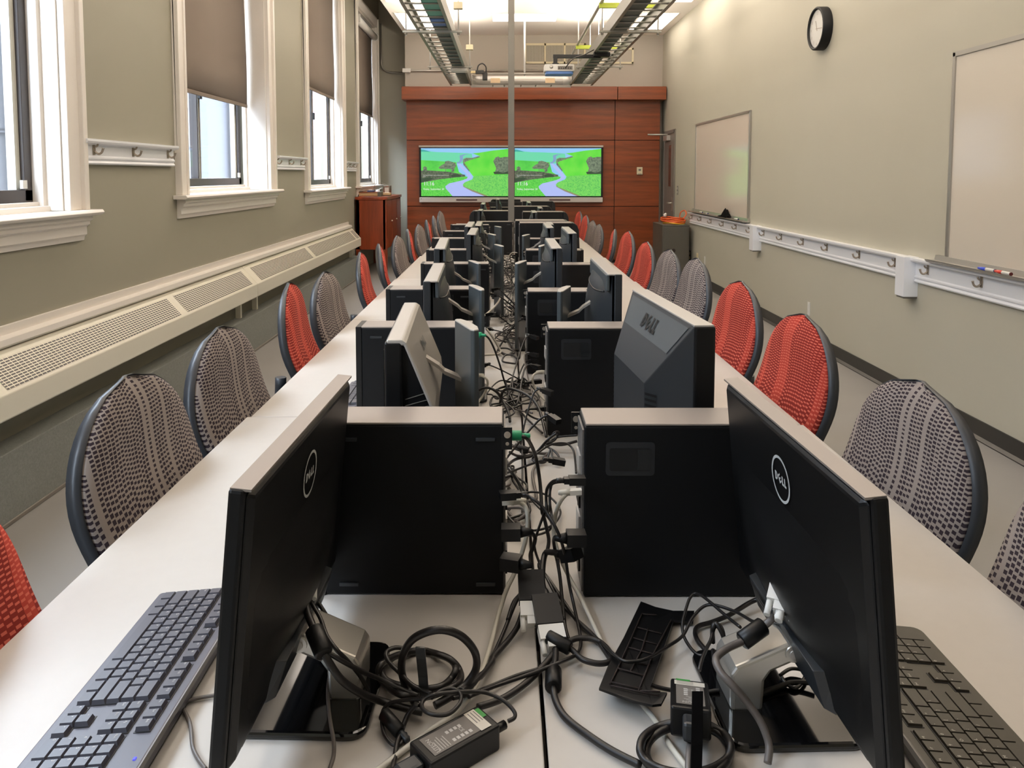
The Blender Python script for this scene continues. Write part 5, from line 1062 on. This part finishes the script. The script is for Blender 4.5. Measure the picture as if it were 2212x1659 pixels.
# ================================================================== CEILING SERVICES
def tray(x0, x1, ya, yb, label, duct):
    t = thing('cable_tray', label, 'cable tray', ((x0 + x1) / 2, ya, 2.775), group='ladder cable trays under the ceiling'); hx = (x1 - x0) / 2; L = yb - ya
    for s in (-1, 1):
        mb = MB(); mb.prism([(s * hx, 0), (s * (hx - .03), 0), (s * (hx - .03), .006), (s * (hx - .006), .006), (s * (hx - .006), .11), (s * (hx - .03), .11), (s * (hx - .03), .116), (s * hx, .116)], 0, L, 'zinc'); mb.build('side_rail', t)
    mb = MB(); mb.cyl((-hx, 0, .018), (hx, 0, .018), .0085, 'zinc', 8); r0 = mb.build('rung', t); y = .1
    k = 0
    while y < L:
        r = r0 if k == 0 else r0.copy(); 
        if k: C.objects.link(r); r.parent = t
        r.location = (0, y, 0); y += .262 if y < L - 1.2 else .15; k += 1
    return t
tl = tray(-.818, -.492, 2.6, 12.0, 'galvanised ladder tray left of the pole with teal and blue cables', -1)
tr = tray(.98, 1.325, 2.6, 12.0, 'galvanised ladder tray right of the pole, holding the projector arm', 1)
for p_, x0, x1 in ((tl, -.01, .13), (tr, -.14, .01)):
    mb = MB(); mb.bx(x0, x1, 0, 9.3, .03, .05, 'raceway'); mb.build('cable_duct', p_)
mb = MB(); mb.bx(0, .125, 3.4, 4.35, .022, .029, 'teal'); mb.bx(.0, .12, 4.45, 4.75, .022, .029, 'bluec'); mb.build('coloured_cables', tl)
t = thing('cable_tray', 'pale curved tray section joining the two ladder trays above the cornice', 'cable tray', (.245, 11.75, 2.74), group='ladder cable trays under the ceiling')
mb = MB(); P = smooth_path([(-.72, -.35, 0), (-.70, -.2, 0), (-.60, -.12, 0)], 5) + [Vector((.60, -.12, 0))] + smooth_path([(.60, -.12, 0), (.70, -.2, 0), (.72, -.35, 0)], 5)
q = [x for p in P for x in (p, p + Vector((0, 0, .13)))]; mb.add(q, [(2 * i, 2 * i + 2, 2 * i + 3, 2 * i + 1) for i in range(len(P) - 1)], 'silver', True); o = mb.build('side_rail', t); md = o.modifiers.new('Solidify', 'SOLIDIFY'); md.thickness = .006
mb = MB(); mb.bx(-.75, .75, .2, .206, 0, .13, 'silver'); mb.build('side_rail', t)
for x in (-.42, -.25, 0, .22, .45): mb = MB(); mb.cyl((x, -.12, .02), (x, .2, .02), .009, 'zinc', 8); mb.build('rung', t)
for x in (-.38, .42):
    mb = MB(); mb.bx(x - .07, x + .07, -.126, -.121, .03, .10, 'peach')
    for k in range(4):
        for z in (.048, .082): mb.cyl((x - .05 + .033 * k, -.129, z), (x - .05 + .033 * k, -.126, z), .008, 'tan', 8)
    mb.build('splice_plate', t)
mb = MB(); mb.cyl((.05, .0, .02), (.05, .0, ZC - 2.74), .014, 'white', 8); mb.build('hanger_rod', t)
mb = MB(); mb.cyl((-.6, -.05, .17), (.6, -.05, .17), .008, 'alu', 8); mb.build('pipe', t)
for side, xs, xe, col, nm in ((-1, -.95, -.40, 'white', 'left of the pole'), (1, .88, 1.46, 'lime', 'right of the pole')):
    for y, w_ in ((4.9, 'nearest'), (7.45, 'middle'), (9.85, 'farthest')):
        t = thing('tray_hanger', '%s trapeze hanger carrying the ladder tray %s' % (w_, nm), 'hanger', ((xs + xe) / 2, y, 2.755), group='trapeze hangers')
        hx = (xe - xs) / 2; mb = MB(); mb.bx(-hx, hx, -.012, .012, 0, .018, 'zinc'); mb.build('crossbar', t)
        for s in (-1, 1):
            mb = MB(); mb.cyl((s * (hx - .03), 0, -.03), (s * (hx - .03), 0, ZC - 2.755), .007, 'white', 8); mb.build('hanger_rod', t)
            mb = MB(); mb.cyl((s * (hx - .03), 0, -.02), (s * (hx - .03), 0, 0), .013, 'steel', 6); mb.build('nut', t)
        mb = MB()
        if col == 'lime': mb.bx(-hx, hx, -.02, .02, .225, .27, 'lime')
        else: mb.bx(hx - .075, hx + .01, -.04, .04, .215, .275, 'cream')
        mb.build('strut' if col == 'lime' else 'clip_box', t)
mb = MB(); mb.tube([(.90, 3, 3.03), (.90, 11.4, 3.03)], .016, 'alu', 10); tag(mb.build('conduit'), 'straight grey conduit beside the ladder tray right of the pole', 'conduit')
t = thing('projector', 'white projector with a blue underside hung beside the right ladder tray', 'projector', (.60, 8.8, 2.53))
mb = MB(); mb.prism(rrect(-.165, .165, -.12, .12, .03), .03, .105, 'white', 'z'); mb.build('upper_case', t, .008)
mb = MB(); mb.prism(rrect(-.15, .15, -.11, .11, .03), .0, .03, 'bluec', 'z'); mb.build('under_case', t, .004)
mb = MB(); mb.bx(-.02, .14, -.1225, -.119, .045, .085, 'greyprint')
for k in range(6): mb.bx(-.012 + .025 * k, .0 + .025 * k, -.124, -.121, .055, .068, 'black')
mb.build('port_panel', t)
mb = MB(); mb.lathe([(.0, .0), (.02, .0), (.02, .003), (0, .003)], 'alu'); o = mb.build('speaker_disc', t); o.rotation_euler = (PI / 2, 0, 0); o.location = (-.09, -.119, .075)
t = thing('projector_mount', 'black right angled arm holding the projector to the ladder tray', 'mount', (.56, 8.8, 2.64)); mb = MB(); mb.bx(-.035, .035, -.035, .035, 0, .02, 'black'); mb.bx(-.022, .022, -.022, .022, .01, .10, 'black'); mb.bx(-.025, .50, -.018, .018, .075, .115, 'black'); mb.build('arm', t, .003)
mb = MB(); mb.bx(.42, .60, -.05, .05, .09, .135, 'black'); mb.build('clamp', t, .003)
cable('black cable drooping from the projector to the tray', [(.66, 8.66, 2.59), (.74, 8.6, 2.68), (.86, 8.65, 2.73), (.98, 8.75, 2.80)], .006)
t = thing('wireless_access_point', 'white flat box hung under the left ladder tray', 'access point', (-.56, 9.95, 2.715)); mb = MB(); mb.prism(rrect(-.11, .10, -.1, .1, .03), 0, .04, 'white', 'z'); mb.build('shell', t, .01); mb = MB(); mb.bx(-.05, .05, -.04, .04, .04, .062, 'black'); mb.build('bracket', t)
t = thing('cable_adapter', 'black adapter with a looped lead on the cross tray', 'adapter', (-.36, 11.55, 2.87)); mb = MB(); mb.bx(-.06, .06, -.04, .04, .02, .07, 'black'); mb.bx(.04, .11, -.03, .03, -.07, .04, 'black'); mb.build('body', t, .006)
mb = MB(); mb.bx(-.13, -.06, -.02, .02, .03, .06, 'tan'); mb.build('plug', t, .004); mb = MB(); mb.tube(smooth_path([(-.04, 0, .06), (-.02, 0, .14), (.04, 0, .17), (.09, 0, .12), (.09, 0, .04)], 5), .009, 'black', 8); mb.build('lead', t)
# fixtures
for x in (-.72, 1.22):
    la = bpy.data.lights.new('tube_uplight', 'AREA'); la.shape = 'RECTANGLE'; la.size = .10; la.size_y = 9.0; la.energy = 300; la.color = (1, .88, .74)
    o = bpy.data.objects.new('tube_uplight', la); C.objects.link(o); o.location = (x, 7.0, 3.17); o.rotation_euler = (PI, 0, 0)
def light(name, x0, x1, y0, y1, z, label, grp, m, th):
    t = thing(name, label, 'light', ((x0 + x1) / 2, (y0 + y1) / 2, z), group=grp); hx, hy = (x1 - x0) / 2, (y1 - y0) / 2
    if m == 'lamp':
        mb = MB(); mb.bx(-hx, hx, -hy, hy, .004, th, 'white'); mb.build('housing', t); mb = MB(); mb.bx(-hx + .02, hx - .02, -hy + .02, hy - .02, 0, .004, m); mb.build('diffuser', t)
    else:
        mb = MB(); mb.bx(-.016, .016, -hy, hy, -.005, th, 'white'); mb.build('housing', t)
        for s in (-1, 1):
            mb = MB(); mb.cyl((s * .055, -hy + .03, .02), (s * .055, hy - .03, .02), .014, m, 8); mb.build('tube', t)
            mb = MB(); mb.cyl((0, s * (hy - .2), th), (0, s * (hy - .2), ZC - z), .005, 'white', 6); mb.build('hanger_rod', t)
    return t
for i in range(7):
    y = 11.25 - i * 1.95
    light('ceiling_light', -.19, .77, y, y + .55, ZC - .014, 'recessed light panel in the middle of the ceiling, %s from the end wall' % ORD[i], 'middle ceiling lights', 'lamp', .014)
    light('ceiling_light', -1.56, -.99, y - .05, y + 1.2, ZC - .014, 'recessed light panel at the window edge of the ceiling, %s from the end wall' % ORD[i], 'window edge ceiling lights', 'lamp', .014)
    light('ceiling_light', 1.92, 2.46, y - .05, y + 1.2, ZC - .014, 'recessed light panel at the whiteboard edge of the ceiling, %s from the end wall' % ORD[i], 'whiteboard edge ceiling lights', 'lamp', .014)
for i in range(6):
    y = 10.15 - i * 1.5
    light('tube_light', -.80, -.64, y, y + 1.42, 3.1, 'hanging twin tube light above the left ladder tray, %s from the end wall' % ORD[i], 'tube lights over the left tray', 'strip', .06)
    light('tube_light', 1.14, 1.30, y, y + 1.42, 3.1, 'hanging twin tube light above the right ladder tray, %s from the end wall' % ORD[i], 'tube lights over the right tray', 'strip', .06)

# ================================================================== CABINET AND ITS CLUTTER
t = thing('credenza', 'cherry wood sideboard on legs in the window corner, clutter on top', 'cabinet', (-1.91, 12.0, 0)); hx, hy = .225, .76
mb = MB(); mb.bx(-hx, hx + .015, -hy - .015, hy, 1.075, 1.115, 'woodv'); mb.build('top', t, .003)
mb = MB(); mb.bx(-hx + .005, hx - .02, -hy, hy, .36, 1.075, 'woodv'); mb.build('carcass', t, .002)
for k in range(3):
    y0 = -hy + .05 + k * .49; mb = MB(); mb.bx(hx - .02, hx, y0, y0 + .47, .38, 1.06, 'woodv'); d_ = mb.build('door', t, .003)
    mb = MB(); mb.cyl((hx, y0 + .42, .75), (hx + .02, y0 + .42, .75), .012, 'bsilver', 10); mb.build('knob', d_)
for x in (-hx + .005, hx - .055):
    for y in (-hy, hy - .05): mb = MB(); mb.bx(x, x + .055, y, y + .05, 0, 1.075, 'woodv'); mb.build('leg', t, .003)
zt = 1.115
p = atY(800, 420, 11.7); t = thing('paper_stack', 'thick tan book with a grey spine lying on the sideboard', 'book', (-1.97, 11.62, zt)); mb = MB(); mb.bx(-.15, .12, -.15, .15, .012, .055, 'paper'); mb.build('pages', t); mb = MB(); mb.bx(-.155, .125, -.155, .155, 0, .012, 'wood'); mb.bx(-.155, .125, -.155, .155, .055, .067, 'wood'); mb.bx(.12, .16, -.155, .155, 0, .067, 'bookd'); mb.build('cover', t)
t = thing('blackboard_eraser', 'small dark navy and white eraser lying on the tan book', 'eraser', (-1.97, 11.6, zt + .067)); mb = MB(); mb.bx(-.05, .06, -.03, .03, 0, .02, 'navy'); mb.bx(-.03, .02, -.02, .02, .02, .03, 'white'); mb.build('block', t, .008)
t = thing('paint_can', 'small metal paint can with a wire handle on the sideboard', 'can', (-1.80, 12.1, zt)); mb = MB(); mb.lathe([(0, 0), (.062, 0), (.062, .145), (.066, .15), (.060, .152), (.0, .148)], 'tin'); mb.bx(-.03, .03, -.0645, -.055, .03, .12, 'label'); mb.build('can_body', t)
mb = MB(); mb.tube(smooth_path([(.062, 0, .12), (-.02, -.03, .17), (-.12, -.06, .20), (-.19, -.05, .15), (-.19, -.0, .08), (-.062, 0, .12)], 5), .003, 'alu', 6); mb.build('wire_handle', t)
t = thing('sponge', 'pale sponge beside the paint can on the sideboard', 'sponge', (-1.79, 11.78, zt)); mb = MB(); mb.bx(-.075, .085, -.06, .06, .012, .05, 'paper'); mb.bx(-.07, .08, -.055, .055, 0, .012, 'bookd'); mb.build('block', t, .008)
t = thing('plastic_cup', 'small white cup standing behind the sponge on the sideboard', 'cup', (-1.93, 12.0, zt)); mb = MB(); mb.lathe([(0, 0), (.024, 0), (.03, .09), (.028, .09), (.022, .006), (0, .006)], 'white'); mb.build('cup_body', t)
# filing cabinet
t = thing('filing_cabinet', 'dark grey low filing cabinet under the coat rail with cables on top', 'filing cabinet', (2.335, 11.02, 0)); mb = MB(); mb.bx(-.185, .185, -.32, .36, .03, .748, 'cabf'); mb.build('body', t, .004)
mb = MB(); mb.bx(-.187, .187, -.324, .362, .735, .75, 'cabf'); mb.build('top', t, .003)
mb = MB(); mb.bx(-.17, .17, -.335, -.32, .05, .72, 'cabf'); d_ = mb.build('door', t, .003); mb = MB(); mb.cyl((-.03, -.337, .40), (-.03, -.334, .40), .026, 'reveal_dark', 16); mb.build('keyhole', d_)
mb = MB(); mb.bx(-.17, .17, -.3, .34, 0, .03, 'black'); mb.build('plinth', t)
for j in range(5):
    r = .125 + .012 * (j % 3); mb = MB(); pts = [(2.36 + .01 * math.sin(j * 3) + r * 1.15 * math.cos(a), 11.0 + .02 * j - .04 + 1.3 * r * math.sin(a), .760 + .016 * j + .01 * math.sin(2 * a + j)) for a in [2 * PI * i / 20 for i in range(20)]]
    mb.tube(pts, .0095, 'orange' if j else 'yellow', 7, True)
    if j == 4: mb.tube(smooth_path([(2.5, 11.0, .82), (2.54, 11.0, .88), (2.53, 11.05, .93), (2.48, 11.08, .90), (2.47, 11.1, .80)], 5), .008, 'orange', 7)
    tag(mb.build('extension_cord'), 'yellow cable coil at the bottom of the heap on the filing cabinet' if j == 0 else 'orange extension cord turn in the coil on the filing cabinet', 'cable', None if j == 0 else 'orange cord coil')
t = thing('cable_plug', 'white plug end lying on the orange cord coil', 'plug', (2.24, 10.98, .845)); mb = MB(); mb.tube([(0, 0, 0), (.0, .0, .03), (.02, 0, .05)], [.022, .024, .012], 'white', 10); mb.build('plug_body', t)

# ================================================================== OUTSIDE
b = MB(); X0 = -5.6
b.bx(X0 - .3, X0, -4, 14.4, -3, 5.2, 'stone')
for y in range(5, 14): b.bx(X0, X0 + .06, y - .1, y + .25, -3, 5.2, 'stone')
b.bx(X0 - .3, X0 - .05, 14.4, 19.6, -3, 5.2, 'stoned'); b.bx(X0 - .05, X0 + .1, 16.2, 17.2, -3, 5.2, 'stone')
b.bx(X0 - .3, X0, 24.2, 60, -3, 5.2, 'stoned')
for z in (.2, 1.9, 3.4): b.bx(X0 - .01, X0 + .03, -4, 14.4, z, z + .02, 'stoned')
struct('outside_building_pale', b, 'pale stone building seen through the windows', 'building')
b = MB(); b.bx(X0 - .3, X0, 19.6, 24.2, 1.25, 5.2, 'brick'); b.bx(X0 - .3, X0 + .05, 19.6, 24.2, -3, 1.25, 'stone'); struct('outside_building_brick', b, 'red brick building part seen through the third window', 'building')
b = MB(); b.bx(-5.6, XO - .05, -4, 60, -3.1, -3, 'stoned'); struct('ground', b, 'paved ground outside below the windows', 'ground')

# ================================================================== CAMERA, LIGHT
for i, (y0, y1, zs) in enumerate(WIN):
    la = bpy.data.lights.new('window_portal', 'AREA'); la.shape = 'RECTANGLE'; la.size = y1 - y0 - .1; la.size_y = WH - zs - .05; la.cycles.is_portal = True
    o = bpy.data.objects.new('window_portal', la); C.objects.link(o); o.location = (XL - .26, (y0 + y1) / 2, (zs + WH) / 2); o.rotation_euler = (PI / 2, 0, -PI / 2)
cam = bpy.data.cameras.new('camera'); co = bpy.data.objects.new('camera', cam); C.objects.link(co)
cam.sensor_width = 36; cam.lens = F / 2212 * 36; cam.shift_x = (1106 - CX) / 2212; cam.shift_y = -(829.5 - CY) / 2212
co.location = (0, 0, HC); co.rotation_euler = (PI / 2 - PITCH, 0, 0); cam.clip_start = .05; cam.clip_end = 200
bpy.context.scene.camera = co
w = bpy.data.worlds.new('overcast sky'); bpy.context.scene.world = w; w.use_nodes = True
bg = w.node_tree.nodes['Background']; bg.inputs[0].default_value = (.80, .90, 1.0, 1); bg.inputs[1].default_value = 40.0
sc = bpy.context.scene
sc.view_settings.view_transform = 'Standard'; sc.view_settings.look = 'None'; sc.view_settings.exposure = -0.62; sc.view_settings.gamma = 1.0
cy = sc.cycles; cy.max_bounces = 7; cy.diffuse_bounces = 4; cy.glossy_bounces = 4; cy.transmission_bounces = 4; cy.transparent_max_bounces = 8
cy.use_denoising = True; cy.use_adaptive_sampling = True; cy.adaptive_threshold = .03; cy.sample_clamp_indirect = 6; cy.caustics_reflective = False; cy.caustics_refractive = False
